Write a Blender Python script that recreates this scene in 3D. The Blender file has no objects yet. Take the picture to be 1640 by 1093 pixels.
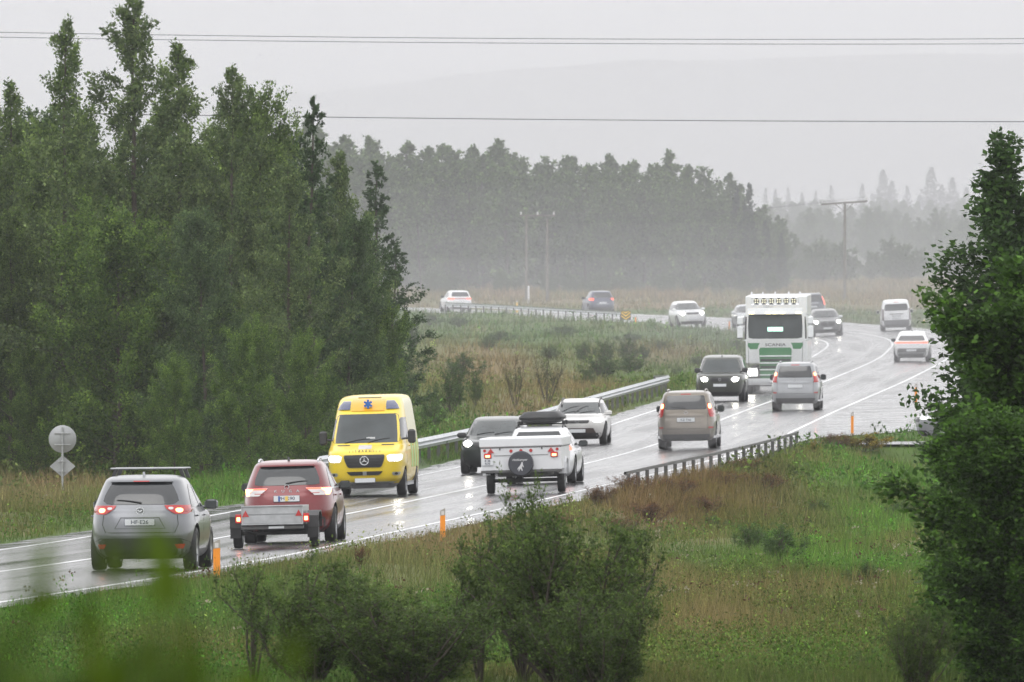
import bpy, math, random
import numpy as np
from mathutils import Vector, Matrix

# ------------------------------------------------------------------ camera, sky, sun, exposure
SC = bpy.context.scene
COL = SC.collection
F = 22000.0; YH = 355.0; CZ = 7.5          # focal length in pixels of the 1640 px frame, horizon row, eye height
cam_d = bpy.data.cameras.new("camera"); cam = bpy.data.objects.new("camera", cam_d); COL.objects.link(cam)
cam_d.sensor_width = 36.0; cam_d.lens = F / 1640 * 36.0
cam_d.clip_start = 0.5; cam_d.clip_end = 30000
cam.location = (0, 0, CZ)
cam.rotation_euler = (math.radians(90) - math.atan((546.5 - YH) / F), 0, 0)
cam_d.dof.use_dof = True; cam_d.dof.focus_distance = 235; cam_d.dof.aperture_fstop = 17.0
SC.camera = cam

W = bpy.data.worlds.new("World"); SC.world = W; W.use_nodes = True
nt = W.node_tree; nt.nodes.clear()
sky = nt.nodes.new("ShaderNodeTexSky"); sky.sky_type = 'NISHITA'; sky.sun_disc = False
SUN_EL, SUN_AZ = math.radians(50), math.radians(200)
sky.sun_elevation = SUN_EL; sky.sun_rotation = SUN_AZ; sky.air_density = 1.0; sky.dust_density = 6.0; sky.ozone_density = 1.0
hs = nt.nodes.new("ShaderNodeHueSaturation"); hs.inputs['Saturation'].default_value = 0.10
mixc = nt.nodes.new("ShaderNodeMix"); mixc.data_type = 'RGBA'; mixc.inputs[0].default_value = 0.9
mixc.inputs[7].default_value = (9.65, 9.6, 9.68, 1)     # an even cloud deck over the sky
bg = nt.nodes.new("ShaderNodeBackground"); bg.inputs[1].default_value = 0.125
wo = nt.nodes.new("ShaderNodeOutputWorld")
nt.links.new(sky.outputs[0], hs.inputs['Color']); nt.links.new(hs.outputs[0], mixc.inputs[6])
tcw = nt.nodes.new("ShaderNodeTexCoord"); mpw = nt.nodes.new("ShaderNodeMapping"); mpw.inputs['Scale'].default_value = (14, 14, 60)
nzw = nt.nodes.new("ShaderNodeTexNoise"); nzw.inputs['Scale'].default_value = 1.0; nzw.inputs['Detail'].default_value = 4   # soft cloud structure
mrw = nt.nodes.new("ShaderNodeMapRange"); mrw.inputs[1].default_value = .3; mrw.inputs[2].default_value = .7; mrw.inputs[3].default_value = .90; mrw.inputs[4].default_value = 1.10
vmw = nt.nodes.new("ShaderNodeVectorMath"); vmw.operation = 'SCALE'
nt.links.new(tcw.outputs['Generated'], mpw.inputs[0]); nt.links.new(mpw.outputs[0], nzw.inputs[0]); nt.links.new(nzw.outputs[0], mrw.inputs[0])
nt.links.new(mixc.outputs[2], vmw.inputs[0]); nt.links.new(mrw.outputs[0], vmw.inputs['Scale']); nt.links.new(vmw.outputs[0], bg.inputs[0]); nt.links.new(bg.outputs[0], wo.inputs[0])

sun_d = bpy.data.lights.new("sun", 'SUN'); sun_d.energy = 0.5; sun_d.angle = math.radians(40); sun_d.color = (1, .98, .95)
sun = bpy.data.objects.new("sun", sun_d); COL.objects.link(sun)
sd = Vector((math.sin(SUN_AZ) * math.cos(SUN_EL), math.cos(SUN_AZ) * math.cos(SUN_EL), math.sin(SUN_EL)))
sun.rotation_euler = sd.to_track_quat('Z', 'Y').to_euler()
SC.view_settings.view_transform = 'Standard'; SC.view_settings.look = 'None'
SC.view_settings.exposure = 0.46; SC.view_settings.gamma = 1.0
SC.cycles.max_bounces = 7; SC.cycles.volume_bounces = 0; SC.cycles.transparent_max_bounces = 8
SC.cycles.sample_clamp_indirect = 3.0; SC.cycles.sample_clamp_direct = 30.0
SC.cycles.volume_step_rate = 1; SC.cycles.caustics_reflective = False; SC.cycles.caustics_refractive = False

rng = np.random.default_rng(7); random.seed(7)
HAZE = 0.000115

# ------------------------------------------------------------------ materials
def mat(name, col, rough=.5, metal=0, coat=0, emit=0, ecol=None, ior=1.5, var=0, vscale=8, attr=False, trans=0, bump=0, bscale=40):
    m = bpy.data.materials.new(name); m.use_nodes = True
    t = m.node_tree; b = t.nodes['Principled BSDF']
    b.inputs['Roughness'].default_value = rough; b.inputs['Metallic'].default_value = metal
    b.inputs['Coat Weight'].default_value = coat; b.inputs['Coat Roughness'].default_value = .08
    b.inputs['IOR'].default_value = ior
    c = (*col, 1)
    b.inputs['Base Color'].default_value = c
    if emit:
        b.inputs['Emission Color'].default_value = (*(ecol or col), 1); b.inputs['Emission Strength'].default_value = emit
    tc = None
    if var or bump:
        tc = t.nodes.new('ShaderNodeTexCoord')
    if var:
        n = t.nodes.new('ShaderNodeTexNoise'); n.inputs['Scale'].default_value = vscale; n.inputs['Detail'].default_value = 6
        t.links.new(tc.outputs['Object'], n.inputs['Vector'])
        r = t.nodes.new('ShaderNodeMapRange'); r.inputs[1].default_value = .3; r.inputs[2].default_value = .7
        r.inputs[3].default_value = 1 - var; r.inputs[4].default_value = 1 + var
        t.links.new(n.outputs[0], r.inputs[0])
        v = t.nodes.new('ShaderNodeVectorMath'); v.operation = 'SCALE'; v.inputs[0].default_value = col
        t.links.new(r.outputs[0], v.inputs['Scale']); t.links.new(v.outputs[0], b.inputs['Base Color'])
    if attr:
        b.inputs['Specular IOR Level'].default_value = .18
        a = t.nodes.new('ShaderNodeAttribute'); a.attribute_name = 'col'; t.links.new(a.outputs['Color'], b.inputs['Base Color'])
        if trans:
            tr = t.nodes.new('ShaderNodeBsdfTranslucent'); mx = t.nodes.new('ShaderNodeMixShader'); mx.inputs[0].default_value = trans
            t.links.new(a.outputs['Color'], tr.inputs[0]); t.links.new(b.outputs[0], mx.inputs[1]); t.links.new(tr.outputs[0], mx.inputs[2])
            t.links.new(mx.outputs[0], t.nodes['Material Output'].inputs[0])
    if bump:
        n = t.nodes.new('ShaderNodeTexNoise'); n.inputs['Scale'].default_value = bscale; n.inputs['Detail'].default_value = 4
        t.links.new(tc.outputs['Object'], n.inputs['Vector'])
        bp = t.nodes.new('ShaderNodeBump'); bp.inputs['Strength'].default_value = bump; bp.inputs['Distance'].default_value = .02
        t.links.new(n.outputs[0], bp.inputs['Height']); t.links.new(bp.outputs[0], b.inputs['Normal'])
    return m

def paint(name, col, metal=.35, rough=.32):
    return mat(name, col, rough, metal, coat=.6, var=.06, vscale=3)

M = dict(
    rubber=mat('rubber', (.018, .018, .019), .7, var=.3, vscale=6),
    plastic=mat('black_plastic', (.022, .022, .024), .45, var=.2, vscale=10),
    under=mat('underbody', (.012, .012, .013), .8),
    glass=mat('tinted_glass', (.018, .021, .024), .06, ior=1.75),
    clear=mat('windscreen_glass', (.04, .048, .05), .08, ior=1.5, var=.25, vscale=1.5),
    chrome=mat('chrome', (.62, .63, .65), .22, 1.0),
    alloy=mat('alloy', (.42, .43, .45), .3, .9),
    galv=mat('galvanised_steel', (.40, .41, .42), .45, .75, var=.18, vscale=5),
    rail=mat('rail_steel', (.50, .52, .55), .38, .6, var=.12, vscale=2),
    raildark=mat('weathered_steel', (.10, .10, .10), .6, .3, var=.2, vscale=4),
    red_on=mat('lit_tail_lamp', (.6, .03, .02), .25, emit=2.2, ecol=(1, .10, .04)),
    red_hot=mat('lit_tail_bulb', (.8, .2, .1), .25, emit=7, ecol=(1, .28, .10)),
    red_off=mat('red_reflector', (.42, .02, .02), .2, coat=.5),
    clear_lens=mat('clear_lens', (.62, .60, .60), .15, coat=.5),
    head=mat('lit_headlamp', (.9, .9, .85), .2, emit=30, ecol=(1, .96, .84)),
    headdim=mat('headlamp_lens', (.7, .72, .74), .12, coat=.6, emit=.5, ecol=(1, 1, .95)),
    amber=mat('lit_marker_lamp', (.9, .7, .2), .3, emit=5, ecol=(1, .85, .35)),
    plate=mat('number_plate', (.62, .64, .66), .5),
    plate_ink=mat('plate_ink', (.05, .06, .10), .5),
    white=paint('white_paint', (.72, .73, .75), .0, .3),
    white_matt=mat('white_panel', (.66, .67, .69), .4, var=.05, vscale=2),
    dark_emblem=mat('dark_emblem', (.06, .06, .07), .3, .5),
    line=mat('road_marking', (.66, .67, .68), .45, var=.22, vscale=1.2),
    bark=mat('bark', (.060, .048, .038), .9, var=.35, vscale=5),
    wood=mat('pole_wood', (.15, .14, .125), .9, var=.3, vscale=3),
    leaf=mat('leaf', (.05, .08, .03), .55, attr=True, trans=.45),
    leaf_far=mat('leaf_far', (.05, .08, .03), .7, attr=True, trans=.15),
    grass=mat('grass_blade', (.06, .1, .03), .65, attr=True, trans=.2),
    orange=mat('orange_plastic', (.80, .27, .015), .45, var=.06),
    cream_yel=mat('faded_yellow_plastic', (.75, .52, .12), .5),
    grey_cap=mat('grey_reflective_cap', (.33, .31, .28), .4),
    sign=mat('sign_back', (.34, .35, .36), .5, .4, var=.08, vscale=3),
    wire=mat('cable', (.10, .10, .11), .6),
    porcelain=mat('porcelain', (.7, .7, .7), .2),
)

# ------------------------------------------------------------------ mesh helpers
def tag(o, label=None, cat=None, group=None, kind=None):
    if label: o['label'] = label
    if cat: o['category'] = cat
    if group: o['group'] = group
    if kind: o['kind'] = kind
    return o

def empty(name, label, cat, loc=(0, 0, 0), group=None):
    o = bpy.data.objects.new(name, None); COL.objects.link(o); o.location = loc; o.empty_display_size = .2
    return tag(o, label, cat, group)

class MB:
    def __init__(s): s.v = []; s.f = []
    def add(s, vs, fs):
        n = len(s.v); s.v += [tuple(p) for p in vs]; s.f += [tuple(i + n for i in q) for q in fs]; return s
    def box(s, c, d, bev=0, taper=1.0):
        x, y, z = c; a, b, h = d[0] / 2, d[1] / 2, d[2] / 2
        if bev <= 0:
            vs = []
            for k, t in ((-1, 1), (1, taper)):
                vs += [(x - a * t, y - b * t, z + k * h), (x + a * t, y - b * t, z + k * h), (x + a * t, y + b * t, z + k * h), (x - a * t, y + b * t, z + k * h)]
            return s.add(vs, [(0, 3, 2, 1), (4, 5, 6, 7), (0, 1, 5, 4), (1, 2, 6, 5), (2, 3, 7, 6), (3, 0, 4, 7)])
        e = min(bev, a * .9, b * .9, h * .9); vs = []
        for zz, i in ((z - h, e), (z - h + e, 0), (z + h - e, 0), (z + h, e)):
            A, B = (a - i), (b - i)
            for px, py in ((-A, -B + e * .7), (-A + e * .7, -B), (A - e * .7, -B), (A, -B + e * .7), (A, B - e * .7), (A - e * .7, B), (-A + e * .7, B), (-A, B - e * .7)):
                vs.append((x + px, y + py, zz))
        fs = [tuple(range(7, -1, -1)), tuple(range(24, 32))]
        for r in range(3):
            for k in range(8):
                fs.append((r * 8 + k, r * 8 + (k + 1) % 8, r * 8 + 8 + (k + 1) % 8, r * 8 + 8 + k))
        return s.add(vs, fs)
    def tube(s, pts, rad, n=8, cap=True):
        pts = [Vector(p) for p in pts]
        if not hasattr(rad, '__len__'): rad = [rad] * len(pts)
        vs = []; fs = []
        for i, p in enumerate(pts):
            d = (pts[min(i + 1, len(pts) - 1)] - pts[max(i - 1, 0)])
            if d.length < 1e-9: d = Vector((0, 0, 1))
            d.normalize()
            u = d.cross(Vector((0, 0, 1)) if abs(d.z) < .95 else Vector((1, 0, 0))); u.normalize(); w = d.cross(u)
            for k in range(n):
                a = 2 * math.pi * k / n; vs.append(p + (u * math.cos(a) + w * math.sin(a)) * rad[i])
        for i in range(len(pts) - 1):
            for k in range(n): fs.append((i * n + k, i * n + n + k, i * n + n + (k + 1) % n, i * n + (k + 1) % n))
        if cap: fs.append(tuple(range(n))); fs.append(tuple(range((len(pts) - 1) * n + n - 1, (len(pts) - 1) * n - 1, -1)))
        return s.add(vs, fs)
    def lathe(s, prof, c, axis='x', n=28, close=True):
        vs = []; fs = []; m = len(prof)
        for k in range(n):
            a = 2 * math.pi * k / n; ca, sa = math.cos(a), math.sin(a)
            for (h, r) in prof:
                if axis == 'x': vs.append((c[0] + h, c[1] + r * ca, c[2] + r * sa))
                elif axis == 'y': vs.append((c[0] + r * ca, c[1] + h, c[2] + r * sa))
                else: vs.append((c[0] + r * ca, c[1] + r * sa, c[2] + h))
        for k in range(n):
            k2 = (k + 1) % n
            for j in range(m - 1): fs.append((k * m + j, k * m + j + 1, k2 * m + j + 1, k2 * m + j))
            if close: fs.append((k * m + m - 1, k * m, k2 * m, k2 * m + m - 1))
        return s.add(vs, fs)
    def prism(s, poly, axis, lo, hi):
        n = len(poly); vs = []
        for h in (lo, hi):
            for a, b in poly:
                vs.append({'x': (h, a, b), 'y': (a, h, b), 'z': (a, b, h)}[axis])
        fs = [tuple(range(n)), tuple(range(2 * n - 1, n - 1, -1))] + [(i, i + n, (i + 1) % n + n, (i + 1) % n) for i in range(n)]
        return s.add(vs, fs)
    def build(s, name, m, parent=None, smooth=None, label=None):
        me = bpy.data.meshes.new(name); me.from_pydata(s.v, [], s.f); me.update()
        me.materials.append(m)
        import bmesh
        bm = bmesh.new(); bm.from_mesh(me); bmesh.ops.recalc_face_normals(bm, faces=bm.faces); bm.to_mesh(me); bm.free()
        if smooth is not None:
            me.polygons.foreach_set('use_smooth', [True] * len(me.polygons)); me.set_sharp_from_angle(angle=math.radians(smooth))
        o = bpy.data.objects.new(name, me); COL.objects.link(o)
        if parent: o.parent = parent
        if label: o['label'] = label
        return o

def np_mesh(name, V, Fc, m, col=None, parent=None, smooth=False):
    """V (n,3), Fc (k,3|4) -> one mesh object, with an optional colour per vertex"""
    V = np.asarray(V, np.float32); Fc = np.asarray(Fc, np.int32); k = Fc.shape[1]
    me = bpy.data.meshes.new(name)
    me.vertices.add(len(V)); me.vertices.foreach_set('co', V.ravel())
    me.loops.add(Fc.size); me.loops.foreach_set('vertex_index', Fc.ravel())
    me.polygons.add(len(Fc)); me.polygons.foreach_set('loop_start', np.arange(0, Fc.size, k, dtype=np.int32))
    me.update(calc_edges=True)
    if smooth: me.polygons.foreach_set('use_smooth', np.ones(len(Fc), bool))
    if col is not None:
        a = me.color_attributes.new('col', 'FLOAT_COLOR', 'POINT')
        a.data.foreach_set('color', np.c_[col, np.ones(len(col))].astype(np.float32).ravel())
    me.materials.append(m)
    o = bpy.data.objects.new(name, me); COL.objects.link(o)
    if parent: o.parent = parent
    return o

def text(name, body, size, m, parent, loc, face='R', sx=1.0, mirror=False, shear=0):
    cu = bpy.data.curves.new(name, 'FONT'); cu.body = body; cu.size = size; cu.extrude = .002; cu.align_x = 'CENTER'; cu.align_y = 'CENTER'; cu.shear = shear
    cu.offset = size * .012
    o = bpy.data.objects.new(name, cu); COL.objects.link(o)
    dg = bpy.context.evaluated_depsgraph_get(); me = bpy.data.meshes.new_from_object(o.evaluated_get(dg))
    bpy.data.objects.remove(o); bpy.data.curves.remove(cu)
    sgn = 1 if face == 'R' else -1
    if mirror: sx = -sx
    for v in me.vertices:
        x, y, z = v.co; v.co = (sgn * x * sx + loc[0], loc[1] - sgn * z, y + loc[2])
    me.materials.clear(); me.materials.append(m)
    o = bpy.data.objects.new(name, me); COL.objects.link(o); o.parent = parent
    return o

def copy_tree(o, parent=None):
    c = o.copy(); COL.objects.link(c); c.parent = parent
    for ch in list(o.children): copy_tree(ch, c)
    return c

def vnoise(x, y, sc, seed=0):
    x = np.asarray(x) / sc; y = np.asarray(y) / sc
    xi = np.floor(x).astype(np.int64); yi = np.floor(y).astype(np.int64); xf = x - xi; yf = y - yi
    def h(a, b):
        n = (a * 374761393 + b * 668265263 + seed * 974711) & 0x7fffffff
        n = ((n ^ (n >> 13)) * 1274126177) & 0x7fffffff
        return ((n ^ (n >> 16)) & 0xffff) / 65535.0
    u = xf * xf * (3 - 2 * xf); v = yf * yf * (3 - 2 * yf)
    return (h(xi, yi) * (1 - u) + h(xi + 1, yi) * u) * (1 - v) + (h(xi, yi + 1) * (1 - u) + h(xi + 1, yi + 1) * u) * v

# ------------------------------------------------------------------ the road's line (x, y, z, crossfall)
P = np.array([[-13.9, 172.0, 2.13, -.012], [-12.246, 197.634, 1.837, -0.004], [-8.477, 247.731, 1.286, 0.012], [-6.0, 293.572, 0.781, 0.031], [-1.764, 355.827, 0.436, 0.028],
    [3.854, 434.397, 0.237, 0.016], [9.092, 530.952, 0.215, 0.009], [14.977, 631.514, 0.38, 0.009], [19.508, 718.783, 0.58, 0.017], [21.553, 800.664, 0.748, 0.04],
    [17.557, 870.751, 0.822, 0.04], [10.714, 928.508, 0.82, 0.029], [3.124, 986.791, 0.807, 0.014], [-5.816, 1045.616, 0.733, -0.002], [-16.5, 1104., .72, -.002], [-30, 1165., .75, 0]])
def spline(P, n):
    K = len(P); t = np.linspace(0, K - 1, n); i = np.clip(t.astype(int), 0, K - 2); u = (t - i)[:, None]
    Pe = np.vstack([2 * P[0] - P[1], P, 2 * P[-1] - P[-2]]); a, b, c, d = Pe[i], Pe[i + 1], Pe[i + 2], Pe[i + 3]
    return .5 * ((2 * b) + (-a + c) * u + (2 * a - 5 * b + 4 * c - d) * u ** 2 + (-a + 3 * b - 3 * c + d) * u ** 3)
CL = spline(P, 700); CT = np.gradient(CL[:, :2], axis=0); CT /= np.linalg.norm(CT, axis=1)[:, None]
CN = np.c_[CT[:, 1], -CT[:, 0]]
CS = np.r_[0, np.cumsum(np.linalg.norm(np.diff(CL[:, :2], axis=0), axis=1))]
LANE = 3.6
def sstep(a, b, x):
    t = np.clip((x - a) / (b - a), 0, 1); return t * t * (3 - 2 * t)
def right_width(Y):     # paved width right of the centre line; wide at the junction
    return 4.75 + 3.2 * sstep(455, 475, Y) * (1 - sstep(540, 680, Y)) - .55 * sstep(300, 240, Y)
LEFT_W = 4.7
def near_road(X, Y):
    X = np.atleast_1d(np.asarray(X, float)).ravel(); Y = np.atleast_1d(np.asarray(Y, float)).ravel()
    off = np.empty(len(X)); rz = np.empty(len(X)); idx = np.empty(len(X), int)
    c = CL[:, :2].astype(np.float32)
    for a in range(0, len(X), 20000):
        x = X[a:a + 20000]; y = Y[a:a + 20000]
        d = (x[:, None].astype(np.float32) - c[:, 0]) ** 2 + (y[:, None].astype(np.float32) - c[:, 1]) ** 2
        j = d.argmin(1)
        dx = x - CL[j, 0]; dy = y - CL[j, 1]
        o = dx * CN[j, 0] + dy * CN[j, 1]; al = dx * CT[j, 0] + dy * CT[j, 1]
        j2 = np.clip(j + np.sign(al).astype(int), 0, len(CL) - 1)
        seg = np.hypot(CL[j2, 0] - CL[j, 0], CL[j2, 1] - CL[j, 1]) + 1e-6; w = np.clip(np.abs(al) / seg, 0, 1)
        z = CL[j, 2] * (1 - w) + CL[j2, 2] * w; bk = CL[j, 3] * (1 - w) + CL[j2, 3] * w
        off[a:a + 20000] = np.sign(o) * np.sqrt(o * o + np.maximum(al * al - seg * seg, 0)); rz[a:a + 20000] = z + bk * np.clip(o, -10, 10); idx[a:a + 20000] = j
    return off, rz, idx
ZB = np.array([(-50, 6.2), (0, 5.9), (30, 5.5), (60, 4.7), (100, 3.55), (150, 2.45), (200, 1.65), (250, 1.05), (290, .62), (350, .25), (430, .02), (534, .02), (638, .2), (727, .4), (802, .55),
    (900, .75), (1000, .75), (1250, .8), (1400, .9), (1800, .5), (2500, .6), (3200, 2.6), (3800, 4.0), (4800, 7.4), (6500, 9), (17000, 20)])
SIDE_Y = 449.0
def terrain(X, Y):
    sh = np.shape(X); X = np.ravel(np.asarray(X, float)); Y = np.ravel(np.asarray(Y, float))
    off, rz, idx = near_road(X, Y)
    base = np.interp(Y, ZB[:, 0], ZB[:, 1])
    n = (vnoise(X, Y * .35, 2.3, 1) - .5) * .30 + (vnoise(X, Y * .3, 7, 2) - .5) * .5 + (vnoise(X, Y, .8, 3) - .5) * .10
    n = n * np.clip(.4 + Y / 300, 0, 1.2)
    # right bank drops below the guard rail, a knoll in the loop of the far road
    base = base - .45 * sstep(6, 9, off) * (1 - sstep(13, 26, off)) * sstep(270, 330, Y) * (1 - sstep(430, 455, Y))
    base = base - .25 * sstep(-6, -9, off) * sstep(300, 380, Y) * (1 - sstep(650, 750, Y))
    base = base + .05 * np.exp(-((X - 6) / 6) ** 2 - ((Y - 840) / 60) ** 2)
    h = base + n
    R = right_width(Y)
    dist = np.where(off > 0, off - R, -off - LEFT_W)
    w = sstep(.2, 3.2, dist)
    edge = rz - .015 - .12 * sstep(.1, -.6, dist)
    z = edge * (1 - w) + h * w
    z = np.where(Y < 150, h, z)
    # the side road's bed
    sr = sstep(5.5, 2.8, np.abs(Y - SIDE_Y)) * (off > 4) * (X > 5)
    zs = .26 - .001 * (X - 9)
    z = z * (1 - sr) + (zs - .06) * sr
    return z.reshape(sh) if sh else float(z[0])
def proj(X, Y, Z):
    s = F / Y; return 820 + X * s, YH - (Z - CZ) * s, s
def at(px, py, lo=140, hi=4500):
    """the ground point seen at a pixel of the photograph"""
    Y = np.concatenate([np.arange(lo, 1400, .5), np.arange(1400, hi, 5)]) if hi > 1400 else np.arange(lo, hi, .5)
    X = (px - 820) / F * Y; Z = CZ - (py - YH) / F * Y
    off, rz, _ = near_road(X, Y); R = right_width(Y)
    on = (off < R) & (off > -LEFT_W) & (Y < 1180)
    g = np.where(on, rz, terrain(X, Y)); hit = np.nonzero(Z <= g)[0]
    i = hit[0] if len(hit) else len(Y) - 1
    return float(X[i]), float(Y[i]), float(g[i])

# ------------------------------------------------------------------ ground sheet
C_GREEN = np.array((.080, .140, .028)); C_BRIGHT = np.array((.095, .205, .024)); C_TAN = np.array((.21, .155, .07)); C_RED = np.array((.15, .075, .035))
C_OLIVE = np.array((.085, .11, .022)); C_DARK = np.array((.03, .045, .015)); C_STRAW = np.array((.25, .175, .095)); C_BROWN = np.array((.12, .085, .045))
ZONES = []   # (x, y, rx, ry, colour, strength)
def zone(px, py, rx, ry, col, k=1.0):
    a = at(px, py); b = at(px, max(py - ry, 440)); c = at(px, min(py + ry, 1090))
    ZONES.append((a[0], a[1], rx * a[1] / F, max(abs(b[1] - a[1]), abs(a[1] - c[1]), 4), col, k))
for z_ in [(1180, 815, 210, 50, C_RED, .85), (1000, 790, 90, 30, C_RED, .8), (1400, 760, 120, 50, C_BRIGHT, .9), (1300, 900, 120, 50, C_BRIGHT, .8), (1420, 860, 80, 60, C_BRIGHT, .9), (1180, 960, 120, 40, C_TAN, .35),
           (1380, 1000, 90, 60, C_TAN, .35), (640, 900, 180, 40, C_STRAW, .6), (800, 880, 150, 40, C_TAN, .55), (300, 930, 160, 16, C_RED, .8), (150, 1000, 200, 60, C_BRIGHT, .6),
           (1010, 990, 60, 80, C_TAN, .5), (1120, 1040, 160, 60, C_OLIVE, .9), (1220, 1040, 170, 60, C_TAN, .55), (1330, 960, 90, 40, C_OLIVE, .7), (1080, 930, 60, 50, C_TAN, .5), (1380, 1070, 120, 50, C_OLIVE, .8), (1380, 730, 70, 14, C_OLIVE, .8),
           (80, 800, 130, 40, C_STRAW, .75), (230, 790, 80, 20, C_TAN, .5), (340, 780, 120, 35, C_BRIGHT, .7), (430, 760, 90, 30, C_GREEN, .9),
           (900, 620, 200, 25, C_TAN, .8), (1130, 610, 90, 25, C_BRIGHT, .5), (760, 580, 90, 30, C_TAN, .9), (960, 540, 160, 14, C_GREEN, 1.0), (820, 530, 110, 14, C_GREEN, 1), (700, 690, 60, 40, C_GREEN, 1),
           (1080, 560, 120, 10, C_TAN, .8), (1000, 600, 80, 20, C_GREEN, .7), (880, 660, 120, 20, C_STRAW, .6), (1180, 560, 60, 30, C_GREEN, .6)]:
    zone(*z_)
def ground_col(X, Y, jitter=True):
    n1 = vnoise(X, Y * .25, 1.6, 11); n2 = vnoise(X, Y * .2, 4.5, 12); n3 = vnoise(X, Y * .5, .5, 13)
    c = C_GREEN * np.ones((len(X), 1))
    def mixin(c, col, w): w = np.clip(w, 0, 1)[:, None]; return c * (1 - w) + col * w
    c = mixin(c, C_OLIVE, (n2 - .45) * 4)
    for (zx, zy, rx, ry, col, k) in ZONES:
        d = ((X - zx) / rx) ** 2 + ((Y - zy) / ry) ** 2
        c = mixin(c, col, k * np.exp(-d * 1.1) * (.45 + 1.1 * n1))
    c = mixin(c, C_TAN, (vnoise(X, Y * .3, 2.2, 15) - .7) * 1.8)
    c = mixin(c, C_STRAW * .9, sstep(1010, 1050, Y) * (.55 + .6 * (n2 - .3)))       # dry far field
    c = mixin(c, np.array((.05, .065, .04)), sstep(1500, 1900, Y) * .9)
    c = mixin(c, C_DARK, (n3 - .7) * 1.6)
    return c
uu = np.linspace(-1, 1, 430); uu = np.sign(uu) * np.abs(uu) ** 1.35
yy = np.concatenate([np.linspace(-60, 120, 24), 125 * (3200 / 125) ** np.linspace(0, 1, 880), np.geomspace(3300, 17500, 40)])
half = 34 + yy * .13 + np.maximum(yy - 3000, 0) * .25 + np.maximum(60 - yy, 0) * .4
GX = uu[None, :] * half[:, None]; GY = np.repeat(yy[:, None], len(uu), 1)
gz = terrain(GX, GY)
V = np.c_[GX.ravel(), GY.ravel(), gz.ravel()]
nr, nc = GX.shape; ii = (np.arange(nr - 1)[:, None] * nc + np.arange(nc - 1)).ravel()
gm = mat('ground_soil', (.06, .08, .03), .95, attr=True, bump=.6, bscale=6)
o = np_mesh('ground', V, np.c_[ii, ii + 1, ii + nc + 1, ii + nc], gm, col=ground_col(V[:, 0], V[:, 1]) * .8, smooth=True); tag(o, kind='structure')

# ------------------------------------------------------------------ wet asphalt
def road_material():
    m = bpy.data.materials.new('wet_asphalt'); m.use_nodes = True; t = m.node_tree; b = t.nodes['Principled BSDF']
    uv = t.nodes.new('ShaderNodeUVMap'); uv.uv_map = 'along'
    def noise(sx, sy, scale, det, dist=0):
        mp = t.nodes.new('ShaderNodeMapping'); mp.inputs['Scale'].default_value = (sx, sy, 1); n = t.nodes.new('ShaderNodeTexNoise')
        n.inputs['Scale'].default_value = scale; n.inputs['Detail'].default_value = det; n.inputs['Distortion'].default_value = dist
        t.links.new(uv.outputs[0], mp.inputs[0]); t.links.new(mp.outputs[0], n.inputs[0]); return n
    def mr(src, a, b_, c, d):
        r = t.nodes.new('ShaderNodeMapRange'); r.inputs[1].default_value = a; r.inputs[2].default_value = b_; r.inputs[3].default_value = c; r.inputs[4].default_value = d
        t.links.new(src, r.inputs[0]); return r.outputs[0]
    def math_(op, a, b_=None, v=None):
        n = t.nodes.new('ShaderNodeMath'); n.operation = op; t.links.new(a, n.inputs[0])
        if b_ is not None: t.links.new(b_, n.inputs[1])
        if v is not None: n.inputs[1].default_value = v
        return n.outputs[0]
    # water standing in the wheel tracks (across-road coordinate is v, in metres)
    sep = t.nodes.new('ShaderNodeSeparateXYZ'); t.links.new(uv.outputs[0], sep.inputs[0])
    av = math_('ABSOLUTE', sep.outputs[1])
    tr = math_('ABSOLUTE', math_('SUBTRACT', math_('ABSOLUTE', math_('SUBTRACT', av, v=1.85)), v=.78))
    track = mr(tr, .0, .42, 1, 0)
    n1 = noise(.035, .9, 1, 4, .3); n2 = noise(.25, .5, 1.2, 5, .6); n3 = noise(6, 6, 3, 3)
    wet = math_('ADD', math_('MULTIPLY', track, v=.45), mr(n1.outputs[0], .35, .65, 0, .7))
    shoulder = mr(av, 3.7, 4.3, 0, 1)
    pud = math_('MULTIPLY', shoulder, mr(n2.outputs[0], .42, .58, 0, 1.2))
    wet = math_('ADD', math_('MULTIPLY', wet, mr(av, 3.7, 4.3, 1, .25)), pud)
    b.inputs['Base Color'].default_value = (.045, .045, .048, 1)
    cr = mr(wet, 0, 1, .075, .04)
    cc = t.nodes.new('ShaderNodeCombineColor'); t.links.new(cr, cc.inputs[0]); t.links.new(cr, cc.inputs[1]); t.links.new(mr(wet, 0, 1, .078, .044), cc.inputs[2]); t.links.new(cc.outputs[0], b.inputs['Base Color'])
    t.links.new(mr(wet, 0, 1, .33, .12), b.inputs['Roughness'])
    b.inputs['IOR'].default_value = 1.4
    bp = t.nodes.new('ShaderNodeBump'); bp.inputs['Distance'].default_value = .004
    t.links.new(mr(wet, 0, 1, .5, .06), bp.inputs['Strength']); t.links.new(n3.outputs[0], bp.inputs['Height']); t.links.new(bp.outputs[0], b.inputs['Normal'])
    return m
ROADM = road_material()
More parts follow.
